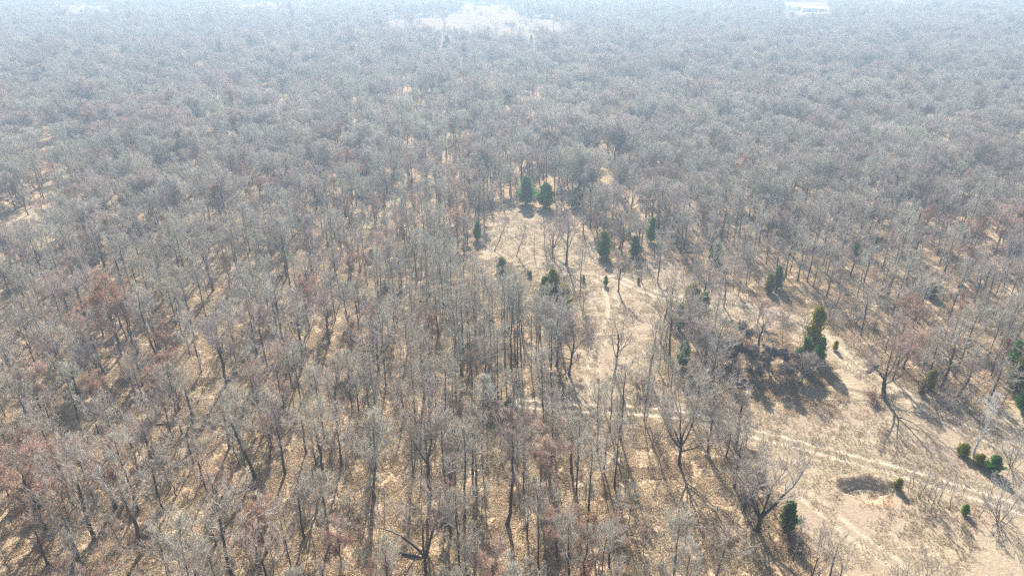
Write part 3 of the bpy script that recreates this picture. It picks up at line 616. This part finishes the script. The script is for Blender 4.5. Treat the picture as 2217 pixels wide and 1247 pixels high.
for i, (px, py) in enumerate([(1085,30),(1040,34),(1075,62),(1055,66),(1100,56),(1160,60),(1030,22),(905,52),(860,54),(150,22),(200,25),(208,18),(170,16),(186,24),(225,22),(570,14),(640,9),(545,17),(620,14),(1720,38),(1760,40),(1735,44),(1090,20),(1110,64),(1140,56)]):
    hero(px, py, py-9-(i*7 % 5), BUSH[i % 3], 1.8, 'bare_shrub', 'little bush on the pale far pasture', 'shrub', 'bare shrubs and thickets', wide=1.3, pn=('stems', 'twigs', 'leaves'))
# --- russet oaks placed where the photograph shows them
for px, py, yt, k, lb in [
  (262,772,610,0,'red-brown leaved oak, tallest of the russet group in the left wood'),(300,770,640,2,'russet oak right of the tallest one in the left russet group'),
  (225,735,640,0,'russet oak left of the tallest one in the left russet group'),(215,900,810,0,'low red-brown oak below the left russet group'),
  (250,890,820,2,'slim red-brown oak below the left russet group'),(105,492,430,1,'rusty dome shaped oak by the narrow left trail'),
  (1346,548,452,3,'pinkish tan oak with two dark trunks right of the upper clearing'),(1293,510,452,1,'small plum brown oak at the right side of the upper clearing'),
  (1948,735,640,0,'rust red oak behind the meadow in the right wood'),(1968,728,660,3,'tan leaved oak right of the rust red one'),
  (1885,640,580,1,'plum brown oak below the oak with two thick low trunks'),(1770,175,140,0,'single orange oak far off in the upper right wood'),
  (1012,525,465,3,'tan leaved oak at the left edge of the upper clearing'),(1028,715,600,3,'pinkish tan oak at the left of the pole stand'),
  (760,605,535,1,'tan rusty oak in the wood left of centre'),(725,590,530,3,'pale tan oak left of the tan rusty one'),
  (1190,1035,905,1,'tan leaved oak in the lower wood below the wheel track end'),(870,180,150,1,'faint rusty oak far off above centre left'),
  (850,125,72,3,'faint pink oak below the left end of the far field'),(2200,140,118,0,'orange oak far off at the right edge'),
  (2205,200,180,0,'orange oak at the right edge, below the other one'),(1340,232,205,1,'faint rusty oak in the far middle wood'),
  (1330,120,95,1,'faint orange oak in the far wood below the horizon'),(100,1150,960,1,'large tan leaved oak in the lower left corner wood'),
  (160,1100,950,3,'pinkish tan oak right of the large tan one in the lower left corner wood'),(60,1060,930,1,'tan leaved oak at the left edge low in the wood'),
  (1955,800,700,1,'tan and plum oak behind the crooked spreading oak'),(2060,735,655,0,'rusty oak above the low thicket oak at right'),
  (1640,700,640,1,'thin tan oak on the bank above the side path'),(585,990,900,2,'thin russet tree between the first two of the three in a row')]:
    x, y = at(px, py)
    hero(px, py, yt, RUSS[k], 8.5, 'russet_oak_tree', lb, 'tree', G_RUS, None, 'russet oak group' if (px, py) == (262, 772) else ('rust red oak' if px == 1948 else None), (26, 45) if py > 250 else (14, 20), rad=2)
# --- shrubs and brush
SB = ('stems', 'twigs', 'leaves')
for i, (px, py, yt, w) in enumerate([(1562,782,735,1.1),(1592,790,738,1.2),(1625,800,752,1.2),(1660,802,750,1.2),(1693,806,760,1.2),(1722,812,765,1.3),(1748,818,772,1.2),(1600,745,700,1.1),(1580,830,790,1.2),(1640,834,788,1.2),(1700,838,792,1.2)]):
    hero(px, py, yt, THICK[i % 2], 7, 'bare_oak_tree', ORD[i]+' low dense scrub oak of the dark thicket left of the tall yellow-green cedar', 'tree', G_OAK, wide=1.0, rad=1.2)
for px, py, yt, k, w, lb in [
  (1900,866,842,1,1.5,'brown brush round the foot of the crooked spreading oak'),(1930,868,846,0,1.3,'bare brush right of the foot of the crooked spreading oak'),
  (1306,566,548,1,1.2,'russet brush at the foot of the grey-green cedar by the lane'),(1276,722,690,0,1.2,'low brown bush on the left side of the lane'),
  (2165,1128,1080,2,1.2,'grey thorny shrub near the right edge by the wheel track'),(2190,1010,970,2,1.0,'grey twiggy shrub right of the three low cedars'),
  (2035,885,850,0,1.6,'dark bare thicket at the foot of the olive meadow cedar'),(2080,880,845,0,1.4,'bare thicket under the crooked leaning oak'),
  (1195,556,530,0,1.3,'brush tangled round the feet of the oak clump'),(1390,840,800,1,.9,'russet sprouts beside the thin tree right of the lone lane oak'),
  (1700,700,675,0,1.7,'long bare thicket on the bank beside the side path'),(1740,712,690,0,1.7,'bare thicket right end on the bank by the side path'),
  (1850,700,672,0,1.9,'dark thicket behind the tall yellow-green cedar'),(1790,700,676,0,1.7,'brown thicket between the side path and the dark thicket'),
  (1705,1165,1140,1,1.2,'dead brown brush under the round cedar'),
  
  (1560,800,760,0,1.6,'brown thicket left above the shaded hollow'),
  (1420,560,535,0,1.3,'grey brush below the dark cedar right of the clearing')]:
    hero(px, py, yt, BUSH[k], 1.8, 'bare_shrub', lb, 'shrub', 'bare shrubs and thickets', None, None, (10, 6) if py > 700 else None, wide=w, pn=SB, rad=1.2)
for i, t in enumerate(np.linspace(1, 0, 9)[::-1]):         # dark brush along the far rim of the hollow
    a = R90(160-t*140); x, y = PIT[0]+3.7*math.cos(a), PIT[1]+.2+2.2*math.sin(a)
    place('bare_shrub', BUSH[i % 2], x, y, i*1.7, ((.38+.22*(i*5 % 3)/2,)*2+(.22+.14*(i*7 % 4)/3,)), ORD[i]+' dark brush clump from the left on the rim of the red earth hollow', 'shrub', 'bare shrubs and thickets', SB)
# saplings on the meadow
mead = [(1966,1063),(1976,1055),(1990,1072),(2000,1060),(1984,1078),(2016,1108),(2010,1082),(2056,1101),(2070,1095),(2032,1088),(2120,1120),(2146,1075),(2060,1060)]
for i, (px, py) in enumerate(mead):
    hero(px, py, py-44-(i*13 % 17), POLE[i % 3], 7, 'bare_sapling', 'thin bare sapling in the cluster between the small round cedar and the right edge', 'sapling', 'saplings on the meadow', wide=1.1, rad=.4)
# fallen logs
lg = MB(); K = 7; p = np.zeros((1, K, 3)); p[0, :, 0] = np.linspace(-1.6, 1.6, K); p[0, :, 2] = .14+np.random.RandomState(3).rand(K)*.06; tubes(lg, p, np.array([[.10,.15,.17,.16,.15,.13,.09]]), 9)
q = np.array([[[.6,0,.2],[.8,.3,.5],[.9,.5,.8]],[[-.7,0,.2],[-.9,-.4,.35],[-1.2,-.7,.4]]], float); 
log = (lg.mesh('log_body', [M_TRUNK]), each_tube(q, np.array([[.06,.04,.02]]*2), 5, M_TRUNK), None)
for px, py, rz, sc, lb in [(886,1199,-.25,1.0,'short dark log beside the low forking oak'),(355,918,.1,.8,'dark log in the left wood above the lower corner'),(1888,800,.6,1.1,'fallen limb behind the crooked spreading oak'),(1500,545,.1,1.3,'fallen limb in the right wood')]:
    x, y = at(px, py); place('fallen_log', log, x, y, rz, sc, lb, 'log', None, ('log_body', 'branch_stub', '')); TAKEN.append((x, y, 1.5))

# ------------------------------------------------------------------ far farm sheds
def box(mb, x0, x1, y0, y1, z0, z1, mi=0):
    v = [(x, y, z) for z in (z0, z1) for y in (y0, y1) for x in (x0, x1)]
    mb.add(v, quads=[(0,2,3,1),(4,5,7,6),(0,1,5,4),(2,6,7,3),(0,4,6,2),(1,3,7,5)], mi=mi)
M_WALL, nt_, b_ = mat('pale_metal_siding', .5, .4); nn = N(nt_, 'ShaderNodeTexNoise', i_Scale=.8); nt_.links.new(ramp(nt_, nn.outputs[0], [(.3,(.62,.62,.62)),(.7,(.74,.74,.73))]), b_.inputs['Base Color'])
M_ROOF, nt_, b_ = mat('white_metal_roof', .35, .6); nn = N(nt_, 'ShaderNodeTexNoise', i_Scale=.6); nt_.links.new(ramp(nt_, nn.outputs[0], [(.3,(.80,.81,.82)),(.7,(.88,.88,.88))]), b_.inputs['Base Color'])
M_DOOR, nt_, b_ = mat('dark_shed_door', .6, .3); nn = N(nt_, 'ShaderNodeTexNoise', i_Scale=2.); nt_.links.new(ramp(nt_, nn.outputs[0], [(.3,(.09,.09,.10)),(.7,(.15,.15,.15))]), b_.inputs['Base Color'])
def shed(px, py, Lx, Ly, hh, rz, lb):
    x, y = at(px, py); w = MB(); box(w, -Lx/2, Lx/2, -Ly/2, Ly/2, 0, hh)
    w.add([(-Lx/2,-Ly/2,hh),(-Lx/2,Ly/2,hh),(-Lx/2,0,hh+Ly*.2),(Lx/2,-Ly/2,hh),(Lx/2,Ly/2,hh),(Lx/2,0,hh+Ly*.2)], tris=[(0,1,2),(3,5,4)])
    r = MB(); e = .4
    for s in (-1, 1):
        r.add([(-Lx/2-e,s*(Ly/2+e),hh-.1),(Lx/2+e,s*(Ly/2+e),hh-.1),(Lx/2+e,0,hh+Ly*.2+.03),(-Lx/2-e,0,hh+Ly*.2+.03),
               (-Lx/2-e,s*(Ly/2+e),hh+.05),(Lx/2+e,s*(Ly/2+e),hh+.05),(Lx/2+e,0,hh+Ly*.2+.18),(-Lx/2-e,0,hh+Ly*.2+.18)],
              quads=[(0,1,2,3),(4,7,6,5),(0,4,5,1),(0,3,7,4),(1,5,6,2)])
    d = MB(); box(d, -1.6, 1.6, -Ly/2-.06, -Ly/2-.005, 0, hh*.8)
    place('metal_shed', (w.mesh('wall', [M_WALL], False), r.mesh('roof', [M_ROOF], False), d.mesh('door', [M_DOOR], False)), x, y, rz, 1, lb, 'shed', None, ('wall', 'roof', 'door'))
    TAKEN.append((x, y, max(Lx, Ly)*.6))
shed(1706, 19, 14, 8, 3, .5, 'leftmost white roofed shed far off at the upper right')
shed(1727, 22, 17, 8, 3.4, .05, 'long white roofed shed right of the leftmost one')
shed(1749, 25, 12, 7, 3, -.1, 'third white roofed shed in the far farm row')
shed(1776, 25, 10, 6, 2.6, 0, 'rightmost small white shed of the far farm row')

# ------------------------------------------------------------------ the wood
rs = np.random.RandomState(42)
def jitter(x0, x1, y0, y1, s):
    X, Y = np.meshgrid(np.arange(x0, x1, s), np.arange(y0, y1, s*.9)); X = X + (np.arange(X.shape[0]) % 2)[:, None]*s/2
    X = X.ravel()+(rs.rand(X.size)-.5)*s*.95; Y = Y.ravel()+(rs.rand(Y.size)-.5)*s*.9
    return X, Y
hx, hy, hr = [np.array(v) for v in zip(*TAKEN)]
HOLLOW = world_poly([(1545,800),(1800,792),(1850,900),(1640,925),(1540,890)])
LOWSIDE = world_poly([(1040,560),(1230,595),(1250,700),(1150,715),(1050,670)])
def admissible(X, Y, extra=1.0, prot=True):
    ok = np.ones(len(X), bool)
    for p in CLEARW.values(): ok &= ~inpoly(X, Y, p)
    for x, y, r in zip(hx, hy, hr): ok &= np.hypot(X-x, Y-y) > r*extra
    ok &= ~inpoly(X, Y, HOLLOW) & ~inpoly(X, Y, LOWSIDE)
    for tr in (TRACK, TRACK2, TRACK4): ok &= polydist(X, Y, tr) > 2.0
    if prot:
        px, py = proj(X, Y)
        for a, b_, w, r in PROT: ok &= ~((np.abs(px-a) < w*.75) & (py > b_-2) & (py < b_+r*1.05))
    return ok
X, Y = jitter(-240, 240, 12, 330, 4.8); keep = (np.abs(X) < Y*.8+42) & (rs.rand(len(X)) < np.clip(1-(Y-150)/260, .50, 1))
X2, Y2 = jitter(-1000, 1000, 330, 1120, 7.2); keep2 = (np.abs(X2) < Y2*.8+45)
X = np.concatenate([X[keep], X2[keep2]]); Y = np.concatenate([Y[keep], Y2[keep2]])
PX, PY = proj(X, Y)
gap = vnoise(X, Y, 17, 3)*.6+vnoise(X, Y, 7, 4)*.4
thr = np.where(Y < 150, .28, np.where(Y < 210, .20, .05))
thr = np.where((PX < 1250) & (PY > 880) & (PY < 1300), .26, thr)
thr = np.where((PX > 1560) & (PX < 1830) & (PY > 700) & (PY < 880), .60, thr)
thr = np.where((PX > 560) & (PX < 760) & (PY > 1030) & (PY < 1150), .75, thr)
thr = np.where((PX > 1080) & (PX < 1290) & (PY > 380) & (PY < 440), .45, thr)
ok = (gap > thr) & admissible(X, Y)
X, Y, PX, PY, gap = X[ok], Y[ok], PX[ok], PY[ok], gap[ok]
n = len(X); u = rs.rand(n)
pt = np.full(n, .34)
pt = np.where((PX > 820) & (PX < 1260) & (PY > 240), .72, pt); pt = np.where((PX > 60) & (PX < 700) & (PY > 330) & (PY < 480), .5, pt)
pt = np.where((PX > 1500) & (PY > 420), .22, pt); pt = np.where(Y > 210, .34, pt)
pt = np.where((PX > 780) & (PX < 1500) & (PY > 860), .80, pt)
pt = np.clip(pt+(vnoise(X, Y, 30, 8)-.5)*.5, .05, .9)
pr = .07+.20*(vnoise(X, Y, 26, 9) > .62)+.08*(PX < 800)
for a, b_, r, q in [(270,740,70,.6),(215,880,70,.5),(120,1080,110,.45),(1960,760,110,.5),(2100,740,90,.35),(780,590,70,.45),(60,860,80,.3),(150,430,60,.3),(1030,480,40,.3),(640,110,60,.3)]:
    pr = np.maximum(pr, q*np.exp(-(((PX-a)/r)**2+((PY-b_)/(r*.8))**2)))
pr = np.where(Y > 330, pr*.6, pr)
kind = np.where(u < pr, 2, np.where(rs.rand(n) < pt, 1, 0))      # 0 oak 1 tall 2 russet
kind = np.where((PX > 1640) & (PY > 1130) & (kind == 2), 0, kind)
hgt = np.where(kind == 0, rs.normal(9.2, 1.8, n), np.where(kind == 1, rs.normal(10.8, 1.7, n), rs.normal(8.0, 1.3, n)))
hgt = np.clip(hgt, 4.8, 14.5); hgt *= np.where(Y > 330, 1.06, 1.0)
hgt = np.where((PY > 1190) & (PX > 1600), np.minimum(hgt, 6.5), hgt)
wide = rs.uniform(.74, 1.14, n)*np.where(Y > 200, 1.18, 1.0)
# saplings under and between the trees
XS, YS = jitter(-170, 170, 25, 230, 4.3); kp = (np.abs(XS) < YS*.8+25) & (rs.rand(len(XS)) < .58)
XS, YS = XS[kp], YS[kp]; kp = admissible(XS, YS, .5); XS, YS = XS[kp], YS[kp]; PXs, PYs = proj(XS, YS)
XB, YB = jitter(-150, 150, 25, 200, 6.5); kp = (np.abs(XB) < YB*.8+20) & (rs.rand(len(XB)) < .55)
XB, YB = XB[kp], YB[kp]; kp = admissible(XB, YB, .6); XB, YB = XB[kp], YB[kp]; PXb, PYb = proj(XB, YB)

BASEH = [10, 12, 8.5]; PARTS = [OAK, TALL, RUSS]; NV = [5, 4, 4]
NAME = ['bare_oak_tree', 'slender_bare_tree', 'russet_oak_tree']; GRP = [G_OAK, G_TALL, G_RUS]
ADJ = [['wide crowned', 'round headed'], ['tall thin', 'slim straight'], ['brown leaved', 'rusty leaved']]
var = rs.randint(0, 60, n); rotz = rs.rand(n)*6.283
lx = np.array([l[0] for l in LM]); ly = np.array([l[1] for l in LM]); lt = [l[2] for l in LM]
ZX = ['at the left edge', 'near the left edge', 'far left', 'left', 'left of centre', 'just left of centre', 'at centre left', 'at centre right', 'just right of centre', 'right of centre', 'right', 'far right', 'near the right edge', 'at the right edge']
ZY = [(-99, 'of the farthest wood'), (120, 'of the far hazy wood'), (230, 'of the upper hazy wood'), (330, 'of the wood above the clearing'), (430, 'level with the clearing'), (540, 'level with the lane top'),
      (660, 'level with the lane middle'), (790, 'level with the lane foot'), (900, 'level with the wheel track'), (1020, 'of the lower wood'), (1140, 'along the bottom edge')]
def zone(px, py): return ZX[int(min(13, max(0, px//158.4)))]+' '+[t for v, t in ZY if py >= v][-1]
def label_for(base, x, y, px, py):
    d = np.hypot(lx-x, ly-y); j = int(d.argmin())
    if d[j] < 15:
        qx, qy = x-lx[j], y-ly[j]
        rel = ('right of' if qx > 0 else 'left of') if abs(qx) > abs(qy) else ('behind' if qy > 0 else 'in front of')
        return '%s %s %s %s' % (base, 'just' if d[j] < 4.5 else ('a little' if d[j] < 8.5 else 'farther'), rel, lt[j])
    return base+' '+zone(px, py)
def short(base, hw, *a):
    l = label_for(base+hw, *a)
    if len(l.split()) > 16: l = label_for(base.replace('bare oak', 'oak').replace('bare tree', 'tree'), *a)
    return l if len(l.split()) <= 16 else base+hw+' '+zone(a[2], a[3])
ptop = proj(X, Y, hgt)[1]; inview = (PX > -20) & (PX < 2237) & (ptop < 1240) & (PY > 5)
individual = np.zeros(n, bool)
for k, lim in ((0, 300-74), (1, 300-24), (2, 300-32)):
    c = np.where(inview & (kind == k))[0]; c = c[np.argsort(np.hypot(X[c], Y[c]))][:lim]; individual[c] = True
for i in np.where(individual)[0]:
    k = kind[i]; v = var[i] % NV[k]; s = hgt[i]/BASEH[k]
    hw = ' very wide' if wide[i] > 1.05 else (' extra tall' if hgt[i] > BASEH[k]+.9 else (' rather short' if hgt[i] < BASEH[k]-.9 else ''))
    base = '%s %s' % (ADJ[k][v % 2], ['bare oak', 'bare tree', 'oak'][k])
    place(NAME[k], PARTS[k][v], X[i], Y[i], rotz[i], (s*wide[i], s*wide[i], s), short(base, hw, X[i], Y[i], PX[i], PY[i]), 'tree', GRP[k])
sv = rs.randint(0, 3, len(XS)); sh = rs.uniform(.5, 1.15, len(XS)); sr = rs.rand(len(XS))*6.283
c = np.where((PXs > 0) & (PXs < 2217) & (PYs < 1300))[0]; c = c[np.argsort(YS[c])][:285]; ind_s = np.zeros(len(XS), bool); ind_s[c] = True
for i in c:
    place('bare_sapling', POLE[sv[i]], XS[i], YS[i], sr[i], sh[i], short(('thin ' if sh[i] < .8 else 'tall thin ')+'bare sapling', '', XS[i], YS[i], PXs[i], PYs[i]), 'sapling', 'saplings under the trees')
bv = rs.randint(0, 3, len(XB)); bs = rs.uniform(.5, 1.1, len(XB))
c = np.where((PXb > 0) & (PXb < 2217) & (PYb < 1290))[0]; c = c[np.argsort(YB[c])][:225]; ind_b = np.zeros(len(XB), bool); ind_b[c] = True
for i in c:
    place('bare_shrub', BUSH[bv[i]], XB[i], YB[i], i*1.3, bs[i], short(['low brown shrub', 'russet leaved shrub', 'grey twiggy shrub'][bv[i]], '', XB[i], YB[i], PXb[i], PYb[i]), 'shrub', 'bare shrubs and thickets', SB)

# ------------------------------------------------------------------ everything past the countable limit: one wood, fallen leaves, grass
def joined(parts, nm):
    ms_ = [m_ for m_ in parts if m_ is not None]; vs_, ls_, st_, mi_, mats, sm_ = [], [], [], [], [], []
    vo = lo = 0
    for m_ in ms_:
        a = np.empty(len(m_.vertices)*3, np.float32); m_.vertices.foreach_get('co', a); vs_.append(a)
        l = np.empty(len(m_.loops), np.int32); m_.loops.foreach_get('vertex_index', l); ls_.append(l+vo)
        s_ = np.empty(len(m_.polygons), np.int32); m_.polygons.foreach_get('loop_start', s_); st_.append(s_+lo)
        q = np.empty(len(m_.polygons), np.int32); m_.polygons.foreach_get('material_index', q); mi_.append(q+len(mats))
        sm_.append(np.full(len(m_.polygons), nm != 'x')); mats += list(m_.materials); vo += len(m_.vertices); lo += len(m_.loops)
    me = bpy.data.meshes.new(nm); v = np.concatenate(vs_); l = np.concatenate(ls_); s_ = np.concatenate(st_)
    me.vertices.add(len(v)//3); me.vertices.foreach_set('co', v); me.loops.add(len(l)); me.loops.foreach_set('vertex_index', l)
    me.polygons.add(len(s_)); me.polygons.foreach_set('loop_start', s_); me.polygons.foreach_set('material_index', np.concatenate(mi_))
    me.polygons.foreach_set('use_smooth', np.concatenate(sm_))
    for m_ in mats: me.materials.append(m_)
    me.update(calc_edges=True); return me
def instancer(name, pos, rot, scl, idx, sources, label):
    col = bpy.data.collections.new(name+'_kinds')
    for i, me in enumerate(sources):
        o = bpy.data.objects.new('%s_kind.%03d' % (name, i+1), me); col.objects.link(o)
    me = bpy.data.meshes.new(name); me.vertices.add(len(pos)); me.vertices.foreach_set('co', pos.astype(np.float32).ravel())
    for nm, ty, v, key in (('rot', 'FLOAT_VECTOR', rot, 'vector'), ('scl', 'FLOAT_VECTOR', scl, 'vector'), ('idx', 'INT', idx, 'value')):
        a = me.attributes.new(nm, ty, 'POINT'); a.data.foreach_set(key, np.asarray(v, np.int32 if ty == 'INT' else np.float32).ravel())
    ng = bpy.data.node_groups.new(name, 'GeometryNodeTree')
    ng.interface.new_socket('Geometry', in_out='INPUT', socket_type='NodeSocketGeometry'); ng.interface.new_socket('Geometry', in_out='OUTPUT', socket_type='NodeSocketGeometry')
    gi, gout = ng.nodes.new('NodeGroupInput'), ng.nodes.new('NodeGroupOutput'); ip = ng.nodes.new('GeometryNodeInstanceOnPoints')
    ci = ng.nodes.new('GeometryNodeCollectionInfo'); ci.inputs['Collection'].default_value = col; ci.inputs['Separate Children'].default_value = True; ci.inputs['Reset Children'].default_value = True
    def na(nm, ty): q = ng.nodes.new('GeometryNodeInputNamedAttribute'); q.data_type = ty; q.inputs['Name'].default_value = nm; return q.outputs[0]
    L = ng.links.new; e2r = ng.nodes.new('FunctionNodeEulerToRotation')
    L(gi.outputs[0], ip.inputs['Points']); L(ci.outputs[0], ip.inputs['Instance']); ip.inputs['Pick Instance'].default_value = True
    L(na('idx', 'INT'), ip.inputs['Instance Index']); L(na('rot', 'FLOAT_VECTOR'), e2r.inputs[0]); L(e2r.outputs[0], ip.inputs['Rotation']); L(na('scl', 'FLOAT_VECTOR'), ip.inputs['Scale'])
    L(ip.outputs[0], gout.inputs[0])
    o = bpy.data.objects.new(name, me); COL.objects.link(o); md = o.modifiers.new('scatter', 'NODES'); md.node_group = ng
    o['kind'] = 'stuff'; o['label'] = label; return o
off = [0, 5, 9]; r = ~individual
P_ = [np.stack([X[r], Y[r], ground_z(X[r], Y[r])], 1)]; R_ = [np.stack([0*rotz[r], 0*rotz[r], rotz[r]], 1)]
sc = hgt/np.array(BASEH)[kind]; S_ = [np.stack([sc*wide, sc*wide, sc], 1)[r]]; I_ = [np.where((kind == 0) & (rs.rand(n) < np.clip((Y-90)/90, 0, 1)), 19+var % 4, np.array(off)[kind]+var % np.array(NV)[kind])[r]]
r = ~ind_s; P_.append(np.stack([XS[r], YS[r], ground_z(XS[r], YS[r])], 1)); R_.append(np.stack([0*sr[r], 0*sr[r], sr[r]], 1)); S_.append(np.stack([sh[r]]*3, 1)); I_.append(13+sv[r])
r = ~ind_b; P_.append(np.stack([XB[r], YB[r], ground_z(XB[r], YB[r])], 1)); R_.append(np.stack([0*XB[r], 0*XB[r], XB[r]], 1)); S_.append(np.stack([bs[r]]*3, 1)); I_.append(16+bv[r])
instancer('woodland', np.concatenate(P_), np.concatenate(R_), np.concatenate(S_), np.concatenate(I_),
          [joined(p, 'tree') for p in OAK+TALL+RUSS+POLE+BUSH+OAKF], 'dense bare winter wood running back into the haze')
print('trees', n, 'saplings', len(XS), 'individual', individual.sum())

# fallen leaves: two-metre patches of curled leaves, only where single leaves could still be made out
def leaf_patch(seed, nl=620, sz=.125):
    r_ = np.random.RandomState(seed); p = np.stack([r_.uniform(-1.1, 1.1, nl), r_.uniform(-1.1, 1.1, nl), .03+.07*r_.rand(nl)], 1)
    return leaves_mesh(r_, p, sz, M_LITTER, flat=.72, name='leaf_patch', asp=.8)
def tuft_patch(seed, nt_=26, hgt_=.30):
    r_ = np.random.RandomState(seed); nb = 11; c0 = r_.uniform(-.75, .75, (nt_, 2)); h = hgt_*(.5+.9*r_.rand(nt_))
    az = r_.rand(nt_, nb)*6.283; ln = .25+.5*r_.rand(nt_, nb)
    b0 = np.stack([c0[:, 0:1]+.04*np.cos(az), c0[:, 1:2]+.04*np.sin(az), np.zeros((nt_, nb))-.02], -1).reshape(-1, 3)
    tip = b0+np.stack([np.cos(az)*ln*h[:, None], np.sin(az)*ln*h[:, None], h[:, None]*(1-.35*ln)], -1).reshape(-1, 3)
    s = np.stack([-np.sin(az), np.cos(az), 0*az], -1).reshape(-1, 3)*.022
    V = np.stack([b0-s, b0+s, tip], 1); mb = MB(); mb.add(V.reshape(-1, 3), tris=np.arange(len(V)*3).reshape(-1, 3)); return mb.mesh('tuft_patch', [M_GRASS], False)
LX, LY = jitter(-95, 95, 28, 150, 2.0); kp = (np.abs(LX) < LY*.8+12); LX, LY = LX[kp], LY[kp]
gmask = np.zeros(len(LX))
for p in CLEARW.values(): gmask = np.maximum(gmask, soft_in(LX, LY, p, 2.0))
for tr in (TRACK, TRACK4): gmask = np.maximum(gmask, np.exp(-(polydist(LX, LY, tr)/2.8)**4))
kp = (gmask+.25*(rs.rand(len(LX))-.5) < .5); A, B = LX[kp], LY[kp]; k_ = len(A)
instancer('fallen_leaves', np.stack([A, B, ground_z(A, B)], 1), np.stack([0*A, 0*A, rs.rand(k_)*6.28], 1), np.ones((k_, 3)), rs.randint(0, 4, k_), [leaf_patch(300+i) for i in range(4)], 'golden brown fallen oak leaves carpeting the wood')
TX, TY = jitter(-40, 100, 48, 190, 1.35); kp = (np.abs(TX) < TY*.8+8); TX, TY = TX[kp], TY[kp]; gmask = np.zeros(len(TX))
for p in CLEARW.values(): gmask = np.maximum(gmask, soft_in(TX, TY, p, 1.5))
for tr, w in ((TRACK, .85), (TRACK3, .8), (TRACK4, .9), (TRACK2, .8)): gmask *= 1-.9*np.exp(-((polydist(TX, TY, tr)-w)/.45)**2)
dens_ = vnoise(TX, TY, 6, 11)*.6+vnoise(TX, TY, 2.2, 12)*.4
kp = (gmask > .45) & (dens_ > .30); A, B = TX[kp], TY[kp]; k_ = len(A); zs_ = .3+.5*np.clip((dens_[kp]-.38)*2.2, 0, 1)
instancer('dry_grass', np.stack([A, B, ground_z(A, B)], 1), np.stack([0*A, 0*A, rs.rand(k_)*6.28], 1), np.stack([np.ones(k_)]*2+[zs_], 1), rs.randint(0, 3, k_), [tuft_patch(400+i) for i in range(3)], 'tan winter grass tufts of the meadow and lane')

# ------------------------------------------------------------------ haze
hz = MB(); box(hz, -5300, 5300, -5300, 5300, -2.2, 61.5); hm = hz.mesh('haze', [], False)
m = bpy.data.materials.new('pale_haze'); m.use_nodes = True; nt = m.node_tree; nt.nodes.clear()
mo = nt.nodes.new('ShaderNodeOutputMaterial'); pv = nt.nodes.new('ShaderNodeVolumePrincipled')
pv.inputs['Color'].default_value = (.56, .77, 1.0, 1); pv.inputs['Density'].default_value = .00072; pv.inputs['Anisotropy'].default_value = .38
nt.links.new(pv.outputs[0], mo.inputs['Volume']); hm.materials.append(m)
ho = bpy.data.objects.new('haze', hm); COL.objects.link(ho); ho['kind'] = 'stuff'; ho['label'] = 'pale winter haze thickening towards the horizon'
